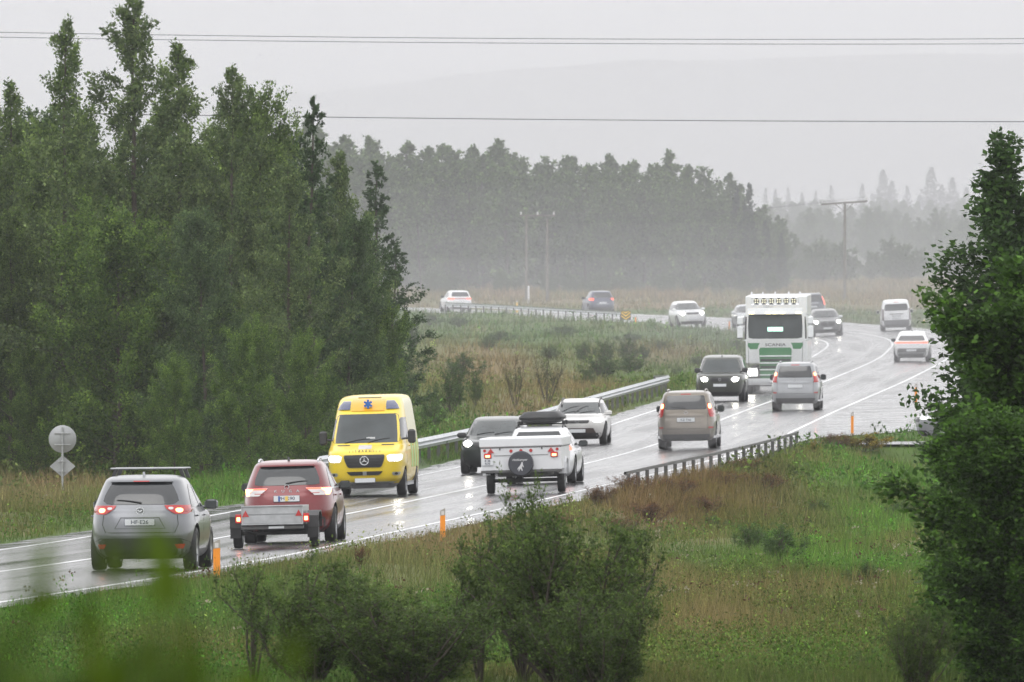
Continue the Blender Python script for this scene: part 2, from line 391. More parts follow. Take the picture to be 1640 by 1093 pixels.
def strip(name, lo, hi, m, dz=0.0, ncross=2, sel=None, kind='structure', clip=None):
    """a sheet following the road between two offsets; lo/hi are numbers or arrays per sample"""
    i0, i1 = sel or (0, len(CL)); c = CL[i0:i1]; N = CN[i0:i1]; s = CS[i0:i1]
    lo = np.broadcast_to(lo, (len(c),)); hi = np.broadcast_to(hi, (len(c),)); rows = []; uvs = []
    for k in range(ncross):
        o = lo + (hi - lo) * k / (ncross - 1)
        rows.append(np.c_[c[:, 0] + N[:, 0] * o, c[:, 1] + N[:, 1] * o, c[:, 2] + c[:, 3] * np.clip(o, -10, 10) + dz]); uvs.append(np.c_[s, o])
    V = np.stack(rows, 1).reshape(-1, 3); U = np.stack(uvs, 1).reshape(-1, 2)
    ii = (np.arange(len(c) - 1)[:, None] * ncross + np.arange(ncross - 1)).ravel()
    Fc = np.c_[ii, ii + 1, ii + ncross + 1, ii + ncross]
    ob = np_mesh(name, V, Fc, m, smooth=True)
    uvl = ob.data.uv_layers.new(name='along'); uvl.data.foreach_set('uv', U[Fc.ravel()].astype(np.float32).ravel())
    if kind: tag(ob, kind=kind)
    return ob
RW = right_width(CL[:, 1]); RW = RW + (vnoise(CS, CS * 0, 3, 5) - .5) * .3; LW = LEFT_W + (vnoise(CS, CS * 0, 3, 6) - .5) * .3
strip('road', -LW, RW, ROADM, 0, 9)
strip('edge_line', LANE - .06, LANE + .07, M['line'], .004, sel=(0, int(np.searchsorted(CL[:, 1], 450))))
i475 = int(np.searchsorted(CL[:, 1], 474))
strip('edge_line', LANE - .07, LANE + .07, M['line'], .004, sel=(i475, len(CL)))
strip('edge_line', -LANE - .07, -LANE + .06, M['line'], .004)
strip('centre_line', -.065, .065, M['line'], .004)
# the side road leaving to the right, and the kerb line curving into it
def side_z(X): return .26 - .001 * (X - 9)
xs = np.linspace(8.2, 60, 60); rows = []
for k, yv in enumerate(np.linspace(-2.9, 2.9, 4)):
    rows.append(np.c_[xs, SIDE_Y + yv + 0 * xs, side_z(xs) + .006])
V = np.stack(rows, 1).reshape(-1, 3); ii = (np.arange(59)[:, None] * 4 + np.arange(3)).ravel(); Fc = np.c_[ii, ii + 1, ii + 5, ii + 4]
so = np_mesh('side_road', V, Fc, ROADM); tag(so, kind='structure')
uvl = so.data.uv_layers.new(name='along'); uvl.data.foreach_set('uv', np.c_[V[:, 0], V[:, 1] - SIDE_Y][Fc.ravel()].astype(np.float32).ravel())
# curved line into the junction
j = i475; c0 = CL[j]; p0 = Vector((c0[0] + CN[j, 0] * LANE, c0[1] + CN[j, 1] * LANE, c0[2] + c0[3] * LANE))
p3 = Vector((16.0, SIDE_Y + 2.6, side_z(16))); p1 = p0 + Vector((-CT[j, 0] * 16, -CT[j, 1] * 16, 0)); p2 = Vector((9.6, SIDE_Y + 2.7, side_z(9.6)))
arc = []
for t_ in np.linspace(0, 1, 24):
    a = (1 - t_); arc.append(p0 * a ** 3 + p1 * 3 * a * a * t_ + p2 * 3 * a * t_ * t_ + p3 * t_ ** 3)
vs = []
for k, p in enumerate(arc):
    d = (arc[min(k + 1, 23)] - arc[max(k - 1, 0)]).normalized(); n = Vector((d.y, -d.x, 0)) * .07
    X_, Y_ = p.x, p.y; off_, rz_, _ = near_road([X_], [Y_]); zz = max(rz_[0] if off_[0] < right_width(Y_) else -9, side_z(X_) + .006 if abs(Y_ - SIDE_Y) < 2.9 and X_ > 8.2 else -9)
    vs += [(p.x - n.x, p.y - n.y, zz + .005), (p.x + n.x, p.y + n.y, zz + .005)]
o = MB().add(vs, [(2 * k, 2 * k + 1, 2 * k + 3, 2 * k + 2) for k in range(23)]).build('junction_line', M['line']); tag(o, kind='structure')
# ------------------------------------------------------------------ vehicles
SUV = [(.13, -.90, .90, .84), (.20, -.965, .955, .94), (.33, -1.0, .99, .99), (.46, -.995, 1.0, 1.0), (.55, -.98, .975, .99), (.60, -.965, .84, .975), (.635, -.955, .52, .955), (.67, -.94, .40, .935),
       (.80, -.885, .20, .84), (.90, -.82, .04, .765), (.95, -.77, -.06, .715), (.98, -.66, -.2, .63), (.996, -.45, -.3, .45), (1.0, -.36, -.34, .1)]
BOXY = [(.14, -.92, .92, .86), (.20, -.975, .965, .95), (.33, -1.0, .99, .99), (.46, -.995, 1.0, 1.0), (.54, -.985, .985, .99), (.585, -.98, .90, .98), (.61, -.975, .52, .965), (.65, -.97, .42, .945),
        (.80, -.945, .26, .855), (.90, -.915, .14, .80), (.945, -.885, .08, .765), (.975, -.82, -.06, .69), (.993, -.6, -.2, .5), (1.0, -.3, -.25, .1)]
VAN = [(.13, -.93, .93, .88), (.19, -.98, .97, .96), (.30, -1.0, .995, .995), (.40, -1.0, 1.0, 1.0), (.45, -.998, .97, 1.0), (.50, -.995, .83, .985), (.53, -.99, .77, .975), (.70, -.975, .60, .92),
       (.85, -.955, .44, .865), (.92, -.94, .35, .83), (.965, -.91, .24, .78), (.985, -.84, .12, .69), (.997, -.6, 0, .5), (1.0, -.2, -.1, .1)]
COUPE = [(.14, -.90, .90, .86), (.21, -.97, .96, .95), (.36, -1.0, .99, .99), (.50, -.995, 1.0, 1.0), (.60, -.985, .96, .985), (.645, -.965, .80, .96), (.67, -.93, .50, .93), (.70, -.89, .42, .90),
         (.82, -.70, .22, .80), (.92, -.50, .06, .72), (.965, -.38, -.02, .66), (.985, -.28, -.08, .58), (.997, -.2, -.12, .4), (1.0, -.17, -.14, .1)]

class Shape:
    def __init__(s, rows, L, Wd, H, nr=5.5, nf=4.2):
        r = np.array(rows, float); K = len(r); s.L, s.W, s.H, s.nr, s.nf = L, Wd, H, nr, nf
        T = spline4(r, 8 * (K - 1) + 1); T[:, 0] = np.maximum.accumulate(T[:, 0] + np.arange(len(T)) * 1e-6)
        s.z = T[:, 0] * H; s.yr = T[:, 1] * L / 2; s.yf = T[:, 2] * L / 2; s.w = np.clip(T[:, 3], .02, 1.01) * Wd / 2
    def g(s, z): return [float(np.interp(z, s.z, a)) for a in (s.yr, s.yf, s.w)]
    def rear(s, x, z, k=1):
        yr, yf, w = s.g(z); c = (yr + yf) / 2; n = s.nr if k > 0 else s.nf
        q = (max(0, 1 - min(abs(x) / w, .999) ** n)) ** (1 / n)
        return c - k * (yf - yr) / 2 * q
    def side(s, y, z):
        yr, yf, w = s.g(z); c = (yr + yf) / 2; n = s.nf if y > c else s.nr
        return w * (max(0, 1 - min(abs(y - c) / ((yf - yr) / 2), .999) ** n)) ** (1 / n)
    def mesh(s, N=72):
        V = []; th = np.linspace(0, 2 * np.pi, N, endpoint=False); m = len(s.z)
        for i in range(m):
            c = (s.yr[i] + s.yf[i]) / 2; h = (s.yf[i] - s.yr[i]) / 2
            co, si = np.cos(th), np.sin(th); n = np.where(si > 0, s.nf, s.nr)
            V.append(np.c_[s.w[i] * np.sign(co) * np.abs(co) ** (2 / n), c + h * np.sign(si) * np.abs(si) ** (2 / n), 0 * th + s.z[i]])
        V = np.vstack(V); mb = MB(); mb.v = [tuple(p) for p in V]
        for i in range(m - 1):
            for k in range(N): mb.f.append((i * N + k, i * N + (k + 1) % N, (i + 1) * N + (k + 1) % N, (i + 1) * N + k))
        mb.f.append(tuple(range(N - 1, -1, -1))); mb.f.append(tuple(range((m - 1) * N, m * N)))
        return mb
def spline4(P, n): return spline(P, n)

def cut_wells(body, wheels, r, Wd, depth=.34):
    c = MB()
    for x, y in wheels:
        sg = 1 if x > 0 else -1
        c.lathe([(sg * (Wd / 2 - depth), .0), (sg * (Wd / 2 - depth), r), (sg * (Wd / 2 + .2), r), (sg * (Wd / 2 + .2), .0)], (0, y, r * .93), 'x', 24, close=False)
    me = bpy.data.meshes.new('c'); me.from_pydata(c.v, [], c.f)
    import bmesh
    bm = bmesh.new(); bm.from_mesh(me); bmesh.ops.remove_doubles(bm, verts=bm.verts, dist=1e-5); bmesh.ops.recalc_face_normals(bm, faces=bm.faces); bm.to_mesh(me); bm.free()
    me.materials.append(M['under'])
    co = bpy.data.objects.new('c', me); COL.objects.link(co)
    md = body.modifiers.new('b', 'BOOLEAN'); md.operation = 'DIFFERENCE'; md.object = co; md.solver = 'EXACT'; md.material_mode = 'TRANSFER'
    dg = bpy.context.evaluated_depsgraph_get(); dg.update(); nm = bpy.data.meshes.new_from_object(body.evaluated_get(dg))
    body.modifiers.clear(); old = body.data; body.data = nm; bpy.data.objects.remove(co)
    nm.name = old.name

WHEELS = {}
def wheel_meshes(r, w, style):
    key = (round(r, 3), round(w, 3), style)
    if key in WHEELS: return WHEELS[key]
    h = w / 2; ri = r * .66
    t = MB().lathe([(-h * .9, ri), (-h, ri * 1.12), (-h * .97, r * .93), (-h * .8, r * .985), (-h * .4, r), (0, r * 1.002), (h * .4, r), (h * .8, r * .985), (h * .97, r * .93), (h, ri * 1.12), (h * .9, ri)], (0, 0, 0), 'x', 36).build('tyre', M['rubber'], smooth=50)
    rm = MB().lathe([(h * .88, ri), (h * .80, ri * .93), (h * .1, ri * .9), (-h * .9, ri * .95), (-h * .9, ri)], (0, 0, 0), 'x', 32)
    nsp = {'alloy': 5, 'steel': 8, 'truck': 10}[style]
    for k in range(nsp):
        a = 2 * math.pi * k / nsp; ca, sa = math.cos(a), math.sin(a); wv = ri * (.13 if style != 'truck' else .1)
        vs = []
        for rr, ww, hx in ((ri * .12, wv * 1.3, h * .72), (ri * .93, wv, h * .84)):
            for dx in (0, -.03):
                for sg in (-1, 1): vs.append((hx + dx, rr * ca - sg * ww * sa, rr * sa + sg * ww * ca))
        rm.add(vs, [(0, 1, 5, 4), (2, 6, 7, 3), (0, 4, 6, 2), (1, 3, 7, 5), (0, 2, 3, 1), (4, 5, 7, 6)])
    rm.lathe([(h * .5, .001), (h * .78, .001), (h * .8, ri * .2), (h * .6, ri * .25), (h * .5, ri * .2)], (0, 0, 0), 'x', 16)
    rm.lathe([(h * .08, .001), (h * .08, ri * .9), (h * .05, ri * .9), (h * .05, .001)], (0, 0, 0), 'x', 20)
    rmo = rm.build('rim', M['alloy'] if style != 'steel' else M['galv'], smooth=40)
    WHEELS[key] = (t.data, rmo.data); bpy.data.objects.remove(t); bpy.data.objects.remove(rmo)
    return WHEELS[key]
def add_wheels(root, pos, r, w, style='alloy'):
    tm, rm = wheel_meshes(r, w, style)
    for x, y in pos:
        t = bpy.data.objects.new('wheel', tm); COL.objects.link(t); t.parent = root
        t.location = (x, y, r); t.rotation_euler = (random.random() * 6.28 * (1 if x > 0 else -1), 0, 0)
        if x < 0: t.rotation_euler = (random.random() * 6, 0, math.pi)
        q = bpy.data.objects.new('rim', rm); COL.objects.link(q); q.parent = t

class Car:
    """a vehicle whose skin is a stack of rounded outlines; panels, lamps and glass follow that skin"""
    def __init__(s, name, label, cat, rows, L, Wd, H, pm, wr=.36, ww=.24, wy=(-.29, .305), nr=5.5, nf=4.2, group=None, style='alloy', far=False, under=.24):
        s.S = Shape(rows, L, Wd, H, nr, nf); s.L, s.W, s.H = L, Wd, H; s.root = empty(name, label, cat, group=group); s.pm = pm
        s.body = s.S.mesh().build('body', pm, s.root, smooth=60)
        wx = Wd / 2 - ww / 2 - .015; s.wh = [(sx * wx, L * y) for sx in (-1, 1) for y in wy]
        cut_wells(s.body, s.wh, wr + .055, Wd)
        s.body.data.polygons.foreach_set('use_smooth', [True] * len(s.body.data.polygons)); s.body.data.set_sharp_from_angle(angle=math.radians(50))
        add_wheels(s.root, s.wh, wr, ww, style)
        ch = MB().box((0, 0, under + .04), (Wd - .62, L * .86, .16), .03)
        for y in wy: ch.tube([(-wx, L * y, wr), (wx, L * y, wr)], .05, 8)
        ch.box((0, L * wy[0], wr * .86), (.34, .3, .2), .05)
        ch.tube([(-.45, -L * .46, under), (-.45, -L * .2, under + .04)], .05, 8)
        ch.build('chassis', M['under'], s.root)
    def panel(s, name, face, rows, m, off=.008, inset=.045, nc=14, sub=4, parent=None, label=None, rnd=0):
        r = np.array(rows, float); r = r[np.argsort(r[:, 0])]
        zz = np.linspace(0, len(r) - 1, (len(r) - 1) * sub + 1); Z, A, B = [np.interp(zz, np.arange(len(r)), r[:, k]) for k in range(3)]
        if rnd:
            for i in range(len(Z)):
                e = min(Z[i] - Z[0], Z[-1] - Z[i]); 
                if e < rnd: q = rnd - math.sqrt(max(0, rnd * rnd - (rnd - e) ** 2)); A[i] += q; B[i] -= q
        out = []; inn = []; nrw = len(Z)
        for i in range(nrw):
            for k in range(nc + 1):
                h = A[i] + (B[i] - A[i]) * k / nc; z = Z[i]
                if face == 'R': y = s.S.rear(h, z); p = (h, y - off, z); q = (h, y + inset, z)
                elif face == 'F': y = s.S.rear(h, z, -1); p = (h, y + off, z); q = (h, y - inset, z)
                else:
                    sg = 1 if face == 'S+' else -1; x = s.S.side(h, z); p = (sg * (x + off), h, z); q = (sg * (x - inset), h, z)
                out.append(p); inn.append(q)
        nn = nc + 1; mb = MB(); mb.v = out + inn; T = len(out)
        for i in range(nrw - 1):
            for k in range(nc): mb.f.append((i * nn + k, i * nn + k + 1, (i + 1) * nn + k + 1, (i + 1) * nn + k))
        ring = [k for k in range(nn)] + [i * nn + nc for i in range(1, nrw)] + [(nrw - 1) * nn + k for k in range(nc - 1, -1, -1)] + [i * nn for i in range(nrw - 2, 0, -1)]
        for a, b in zip(ring, ring[1:] + ring[:1]): mb.f.append((b, a, a + T, b + T))
        return mb.build(name, m, parent or s.root, smooth=35, label=label)
    def pair(s, name, face, rows, m, **k):
        rs = [(z, -b, -a) for z, a, b in rows]; return [s.panel(name, face, rows, m, **k), s.panel(name, face, rs, m, **k)]
    def sides(s, rows, m, name='side_window', **k): return [s.panel(name, f, rows, m, **k) for f in ('S+', 'S-')]
    def plate(s, face, z, txt, w=.52, h=.11, x=0, size=.095, shade='plate', off=.02):
        y = s.S.rear(x, z, 1 if face == 'R' else -1); sg = -1 if face == 'R' else 1; yo = y + sg * (off + .012)
        pl = MB().box((x, y + sg * off, z), (w, .02 + off * 1.2, h), .004).build('number_plate', M[shade], s.root)
        fr = MB()
        for dz in (-1, 1): fr.box((x, yo, z + dz * h * .5), (w + .012, .014, .010))
        for dx in (-1, 1): fr.box((x + dx * w * .5, yo, z), (.010, .0145, h))
        fr.build('plate_frame', M['plate_ink'], pl)
        if txt: text('plate_text', txt, size, M['plate_ink'], pl, (x, yo + sg * .010, z), face, sx=1.12)
        return pl
    def mirrors(s, z, y, m, size=(.24, .12, .17), reach=.13, m2=None):
        for sg in (-1, 1):
            x = s.S.side(y, z) * sg
            mi = MB().box((x + sg * (reach + size[0] * .35), y, z + .03), size, .045)
            mi.tube([(x - sg * .03, y + .02, z - .03), (x + sg * reach, y, z - .01)], .028, 6)
            o_ = mi.build('mirror', m, s.root, smooth=40)
            MB().box((x + sg * (reach + size[0] * .35), y - size[1] / 2 - .003, z + .03), (size[0] * .8, .006, size[2] * .74), .002).build('mirror_glass', m2 or M['clear'], o_)
    def rails(s, x=.6, y0=-.36, y1=.1, m=None, h=.05):
        L = s.L
        for sg in (-1, 1):
            pts = []
            for t_ in np.linspace(0, 1, 9):
                y = (y0 + (y1 - y0) * t_) * L; z = s.top(x, y); pts.append((sg * x, y, z + (h if 0 < t_ < 1 else -.02)))
            mb = MB().tube(pts, .02, 8)
            for t_ in (.05, .5, .95):
                y = (y0 + (y1 - y0) * t_) * L; z = s.top(x, y); mb.box((sg * x, y, z + h * .35), (.035, .07, h * 1.2), .008)
            mb.build('roof_rail', m or M['plastic'], s.root, smooth=50)
    def top(s, x, y):
        for z in np.arange(s.H, s.H * .7, -.004):
            yr, yf, w = s.S.g(z)
            if yr < y < yf and abs(x) < s.S.side(y, z): return z
        return s.H * .9
    def antenna(s, y=-.33, m=None):
        z = s.top(0, y * s.L); MB().prism([(y * s.L - .1, z - .01), (y * s.L - .07, z + .075), (y * s.L - .03, z + .06), (y * s.L + .09, z - .01)], 'x', -.02, .02).build('antenna', m or M['plastic'], s.root)
    def wiper(s, z, x0, x1, face='R', dz=.05, parent=None):
        k = 1 if face == 'R' else -1; pts = []
        for t_ in np.linspace(0, 1, 5):
            x = x0 + (x1 - x0) * t_; zz = z + dz * math.sin(t_ * 1.6); pts.append((x, s.S.rear(x, zz, k) - k * .025, zz))
        MB().tube(pts, [.016, .014, .012, .010, .006], 6).build('wiper', M['plastic'], parent or s.root)
    def badge(s, face, x, z, rad, m=None, name='emblem'):
        k = 1 if face == 'R' else -1; y = s.S.rear(x, z, k)
        mb = MB().lathe([(-.01, rad), (-.01, rad * .8), (.012, rad * .8), (.012, rad)], (x, y - k * .012, z), 'y', 24)
        return mb.build(name, m or M['chrome'], s.root, smooth=40)
    def doors(s, belt, y0=-.33, y1=.2):
        """shut lines and handles along both sides"""
        for f in ('S+', 'S-'):
            sg = 1 if f == 'S+' else -1
            for yy in (y0, (y0 + y1) / 2, y1):
                s.panel('door_seam', f, [(.34, yy * s.L - .005, yy * s.L + .005), (belt - .02, yy * s.L - .005, yy * s.L + .005)], M['under'], off=.002, inset=.01, nc=1)
            for yy in (y0 + .05, (y0 + y1) / 2 + .05):
                y = yy * s.L; z = belt - .13; x = s.S.side(y, z)
                MB().box((sg * (x + .02), y, z), (.035, .2, .03), .01).build('door_handle', s.pm, s.root)
    def place(s, px, py, turn=False, yaw=0, face=None, scale=1.0):
        place(s.root, px, py, s.L, turn, yaw, scale)
        return s

def place(root, px, py, L, turn=False, yaw=0, scale=1.0, nudge=0):
    """stand a vehicle on the road so that its near end meets the ground at that pixel, headed along its lane"""
    X, Y, Z = at(px, py); off, rz, j = near_road([X], [Y]); j = int(j[0])
    # its middle is half a length further along the lane
    h = L / 2 * scale + nudge; X2 = X + CT[j, 0] * h; Y2 = Y + CT[j, 1] * h
    off, rz, j2 = near_road([X2], [Y2]); j2 = int(j2[0]); tx, ty = CT[j2]; g = (CL[min(j2 + 3, len(CL) - 1), 2] - CL[j2 - 3, 2]) / (CS[min(j2 + 3, len(CL) - 1)] - CS[j2 - 3])
    tv = Vector((tx, ty, g)).normalized(); right = Vector((CN[j2, 0], CN[j2, 1], CL[j2, 3])).normalized(); up = right.cross(tv).normalized()
    fwd = up.cross(right) if False else tv
    if turn: fwd = -tv; right = -right
    up = right.cross(fwd).normalized()
    m = Matrix((right, fwd, up)).transposed().to_4x4()
    if yaw: m = m @ Matrix.Rotation(math.radians(yaw), 4, 'Z')
    root.matrix_world = Matrix.Translation((X2, Y2, rz[0] + .003)) @ m @ Matrix.Scale(scale, 4)
    off_, rz_, _ = near_road([X], [Y])
    return root

def glow_led(name, s, face, rows, m, **k): return s.pair(name, face, rows, m, **k)

# --- grey crossover with a roof bar, nearest on the left
pg = paint('grey_metallic_paint', (.15, .157, .172), .5, .3)
c = Car('parked_car' if 0 else 'crossover_car', 'metallic grey crossover with a roof bar, seen from behind, nearest car at the left', 'car', SUV, 4.55, 1.88, 1.67, pg, wr=.37, ww=.24, nr=4.6)
rg = c.panel('rear_window', 'R', [(1.155, -.50, .50), (1.17, -.60, .60), (1.22, -.665, .665), (1.32, -.635, .635), (1.45, -.57, .57), (1.53, -.52, .52), (1.545, -.40, .40)], M['glass'])
c.wiper(1.185, .02, -.42, parent=rg)
c.panel('spoiler', 'R', [(1.55, -.55, .55), (1.60, -.52, .52)], pg, off=.07, inset=.05)
c.panel('brake_light', 'R', [(1.552, -.14, .14), (1.568, -.14, .14)], M['red_off'], off=.075)
tl = c.pair('tail_light', 'R', [(.985, .62, .80), (1.02, .55, .86), (1.08, .46, .875), (1.125, .43, .875), (1.14, .42, .87)], M['red_off'], off=.014)
for sg, t_ in zip((1, -1), tl):
    c.panel('lamp_bulb', 'R', sorted([(1.015, *sorted((sg * .63, sg * .74))), (1.09, *sorted((sg * .61, sg * .74)))]), M['red_hot'], off=.019, rnd=.035, parent=t_)
    c.panel('lamp_bulb', 'R', sorted([(1.065, *sorted((sg * .50, sg * .58))), (1.11, *sorted((sg * .49, sg * .58)))]), M['clear_lens'], off=.019, rnd=.02, parent=t_)
c.panel('plate_recess', 'R', [(.73, -.45, .45), (.80, -.41, .41), (.93, -.34, .34)], M['plastic'], off=.003, label='dark edged number plate recess')
c.panel('recess_panel', 'R', [(.738, -.435, .435), (.80, -.395, .395), (.915, -.33, .33)], pg, off=.006)
c.plate('R', .845, 'HF·E26')
c.panel('tailgate_seam', 'R', [(.655, -.50, .50), (.668, -.60, .60)], M['under'], off=.002)
c.pair('tailgate_seam', 'R', [(.66, .60, .612), (.80, .66, .67), (.975, .64, .652)], M['under'], off=.002, nc=2)
c.panel('bumper', 'R', [(.20, -.74, .74), (.30, -.84, .84), (.42, -.86, .86), (.50, -.84, .84), (.565, -.70, .70)], M['plastic'], off=.012)
c.panel('bumper', 'R', [(.60, -.84, .84), (.645, -.85, .85)], pg, off=.022)
c.pair('reflector', 'R', [(.38, .64, .74), (.46, .60, .77)], M['red_off'], off=.02)
c.badge('R', 0, 1.04, .075); MB().prism([(-.05, 1.05), (0, 1.015), (.05, 1.05), (.035, 1.068), (0, 1.04), (-.035, 1.068)], 'y', c.S.rear(0, 1.04) - .03, c.S.rear(0, 1.04)).build('emblem', M['chrome'], c.root)
c.sides([(1.10, -1.62, .86), (1.16, -1.6, .76), (1.30, -1.45, .45), (1.44, -1.2, .12), (1.50, -1.0, -.1)], M['glass'])
c.sides([(1.09, -.62, -.55), (1.30, -.60, -.54), (1.50, -.56, -.50)], pg, name='door_pillar', off=.014, nc=2)
c.sides([(.24, -1.9, 1.9), (.36, -1.9, 1.9)], M['plastic'], name='sill', off=.006)
c.mirrors(1.10, .68, pg); c.doors(1.08); c.antenna(-.30, pg)
for yy in (-.62, .25):
    MB().box((0, yy, 1.775), (1.34, .08, .035), .015).build('roof_bar', M['galv'], c.root)
    for sg in (-1, 1): MB().prism([(sg * .60, 1.60), (sg * .66, 1.60), (sg * .60, 1.765), (sg * .53, 1.765)], 'y', yy - .03, yy + .03).build('bar_foot', M['plastic'], c.root)
c.place(224, 915); CAR_GREY = c

# --- red SUV
pr = paint('dark_red_metallic_paint', (.15, .003, .007), .2, .28)
c = Car('crossover_car', 'dark red crossover seen from behind pulling a low galvanised utility trailer', 'car', SUV, 4.6, 1.90, 1.68, pr, wr=.36, ww=.24, nr=4.4)
rg = c.panel('rear_window', 'R', [(1.17, -.56, .56), (1.19, -.66, .66), (1.30, -.65, .65), (1.44, -.60, .60), (1.52, -.56, .56), (1.545, -.50, .50)], M['glass'])
c.wiper(1.205, -.02, .42, parent=rg)
c.panel('spoiler', 'R', [(1.555, -.56, .56), (1.60, -.53, .53)], pr, off=.07)
tl = c.pair('tail_light', 'R', [(.96, .56, .84), (1.00, .52, .87), (1.05, .46, .88), (1.10, .40, .87), (1.115, .38, .86)], M['clear_lens'], off=.012)
for sg, t_ in zip((1, -1), tl):
    def sp(a, b): return sorted((sg * a, sg * b))
    c.panel('lamp_bar', 'R', [(1.085, *sp(.42, .84)), (1.11, *sp(.40, .85))], M['red_on'], off=.018, parent=t_)
    c.panel('lamp_bar', 'R', [(.965, *sp(.78, .84)), (1.03, *sp(.77, .87)), (1.10, *sp(.68, .87))], M['red_hot'], off=.019, parent=t_)
    c.panel('lamp_bar', 'R', [(1.0, *sp(.48, .66)), (1.012, *sp(.47, .66))], M['red_off'], off=.019, parent=t_)
c.badge('R', 0, 1.135, .05)
for k, ch in enumerate('KUGA'): text('badge_letter', ch, .07, M['chrome'], c.root, (-.225 + k * .15, c.S.rear(0, 1.05) - .012, 1.05), 'R', sx=1.3)
pl = c.plate('R', .90, 'PH K90', shade='white_matt', h=.12)
yp = c.S.rear(0, .90) - .047
MB().box((0.0, yp, .90), (.06, .004, .10)).build('plate_sticker', M['cream_yel'], pl); MB().box((-.15, yp, .90), (.04, .004, .11)).build('plate_sticker', mat('plate_blue', (.05, .12, .35), .4), pl)
c.panel('plate_recess', 'R', [(.78, -.42, .42), (.97, -.40, .40)], pr, off=-.004)
c.panel('bumper', 'R', [(.20, -.74, .74), (.30, -.86, .86), (.46, -.88, .88), (.52, -.84, .84)], M['plastic'], off=.012)
c.panel('bumper', 'R', [(.66, -.88, .88), (.74, -.88, .88)], pr, off=.02)
c.sides([(1.10, -1.66, .88), (1.18, -1.6, .76), (1.32, -1.45, .45), (1.45, -1.2, .12), (1.51, -1.0, -.1)], M['glass'])
c.sides([(1.09, -.66, -.58), (1.30, -.62, -.56), (1.50, -.58, -.52)], pr, name='door_pillar', off=.014, nc=2)
c.sides([(1.095, -1.66, .9), (1.112, -1.66, .9)], M['chrome'], name='window_trim', off=.014)
c.sides([(.24, -1.9, 1.9), (.34, -1.9, 1.9)], M['plastic'], name='sill', off=.006)
c.mirrors(1.10, .70, M['plastic'], m2=M['clear']); c.doors(1.08); c.antenna(-.28)
c.rails(.60, -.33, .08, M['chrome'])
c.place(461, 871); CAR_RED = c

# --- galvanised utility trailer behind it
tr = empty('utility_trailer', 'low galvanised utility trailer with two red warning triangles behind the dark red car', 'trailer')
mb = MB(); z0, z1 = .50, .86; hw = .60; 
for zz, h in ((.60, .175), (.785, .17)):
    mb.box((0, -1.2, zz), (2 * hw, .03, h), .008)
tg = mb.build('tailboard', M['galv'], tr)
MB().box((0, -1.222, .873), (1.26, .05, .022), .004).box((0, -1.222, .50), (1.28, .05, .03), .004).build('tailboard_rim', M['galv'], tg)
for sg in (-1, 1):
    MB().box((sg * hw, 0, .69), (.025, 2.38, .36), .006).build('side_board', M['galv'], tr)
    MB().prism([(sg * .55 - .07, .66), (sg * .55 + .07 - sg * .0, .66), (sg * .55, .79)], 'y', -1.235, -1.217).build('warning_triangle', M['red_off'], tr)
    lb = MB().box((sg * .70, -1.16, .62), (.13, .07, .19), .012).build('tail_light', M['red_off'], tr)
    MB().box((sg * .70, -1.20, .61), (.07, .012, .08), .005).build('lamp_bulb', M['red_hot'], lb)
    MB().prism([(-.62, .42), (-.60, .66), (-.36, .76), (.36, .76), (.60, .66), (.62, .42), (.58, .42), (.56, .64), (.34, .73), (-.34, .73), (-.56, .64), (-.58, .42)], 'x', sg * .80 - .12, sg * .80 + .12).build('mudguard', M['plastic'], tr)
    MB().box((sg * .80, -.60, .36), (.23, .02, .30), .004).build('mud_flap', M['rubber'], tr)
    MB().box((sg * .62, -1.17, .69), (.04, .05, .38), .006).build('corner_post', M['galv'], tr)
MB().box((0, 1.2, .69), (2 * hw, .025, .36), .006).build('front_board', M['galv'], tr)
MB().box((0, 0, .49), (1.2, 2.38, .03)).build('floor_panel', M['plastic'], tr)
MB().box((0, -1.15, .43), (1.3, .06, .08), .01).box((-.3, 0, .43), (.06, 2.3, .06)).box((.3, 0, .43), (.06, 2.3, .06)).tube([(0, 1.1, .42), (0, 2.15, .42)], .035, 8).tube([(-.8, 0, .30), (.8, 0, .30)], .035, 8).build('drawbar_frame', M['raildark'], tr)
MB().box((.08, -1.19, .43), (.32, .012, .05), .004).build('number_plate', M['plate'], tr)
add_wheels(tr, [(-.79, 0), (.79, 0)], .29, .19, 'steel')
place(tr, 437, 879, 2.4, scale=.95)
TRAILER = tr

# --- yellow ambulance
py_ = mat('yellow_vehicle_paint', (.78, .57, .03), .35, coat=.5, var=.05, vscale=2); pc = mat('pale_yellow_side', (.72, .68, .42), .4, coat=.4)
c = Car('ambulance', 'yellow ambulance van with blue star of life and headlights on, coming along the left lane', 'ambulance', VAN, 6.0, 2.02, 2.62, py_, wr=.35, ww=.24, wy=(-.27, .33), nr=9, nf=6.5, under=.28)
ws = c.panel('windscreen', 'F', [(1.39, -.80, .80), (1.42, -.87, .87), (1.60, -.865, .865), (1.9, -.83, .83), (2.09, -.79, .79), (2.13, -.72, .72)], M['clear'], nc=20)
for a, b, dz in ((-.05, -.62, .10), (.55, -.1, .10)): c.wiper(1.40, a, b, 'F', dz, ws)
MB().box((-.12, c.S.rear(0, 1.5, -1) + .012, 1.50), (.22, .01, .07)).build('windscreen_card', M['plate'], ws)
c.panel('grille', 'F', [(.76, -.40, .40), (.80, -.45, .45), (.95, -.51, .51), (1.06, -.53, .53), (1.09, -.50, .50)], M['plastic'], off=.02, label='dark grille with a round three-pointed emblem')
for zz in (.85, .93, 1.01): c.panel('grille_bar', 'F', [(zz, -.44, .44), (zz + .012, -.44, .44)], M['dark_emblem'], off=.03)
bd = c.badge('F', 0, .94, .12)
ye = c.S.rear(0, .94, -1) + .035; st = MB()
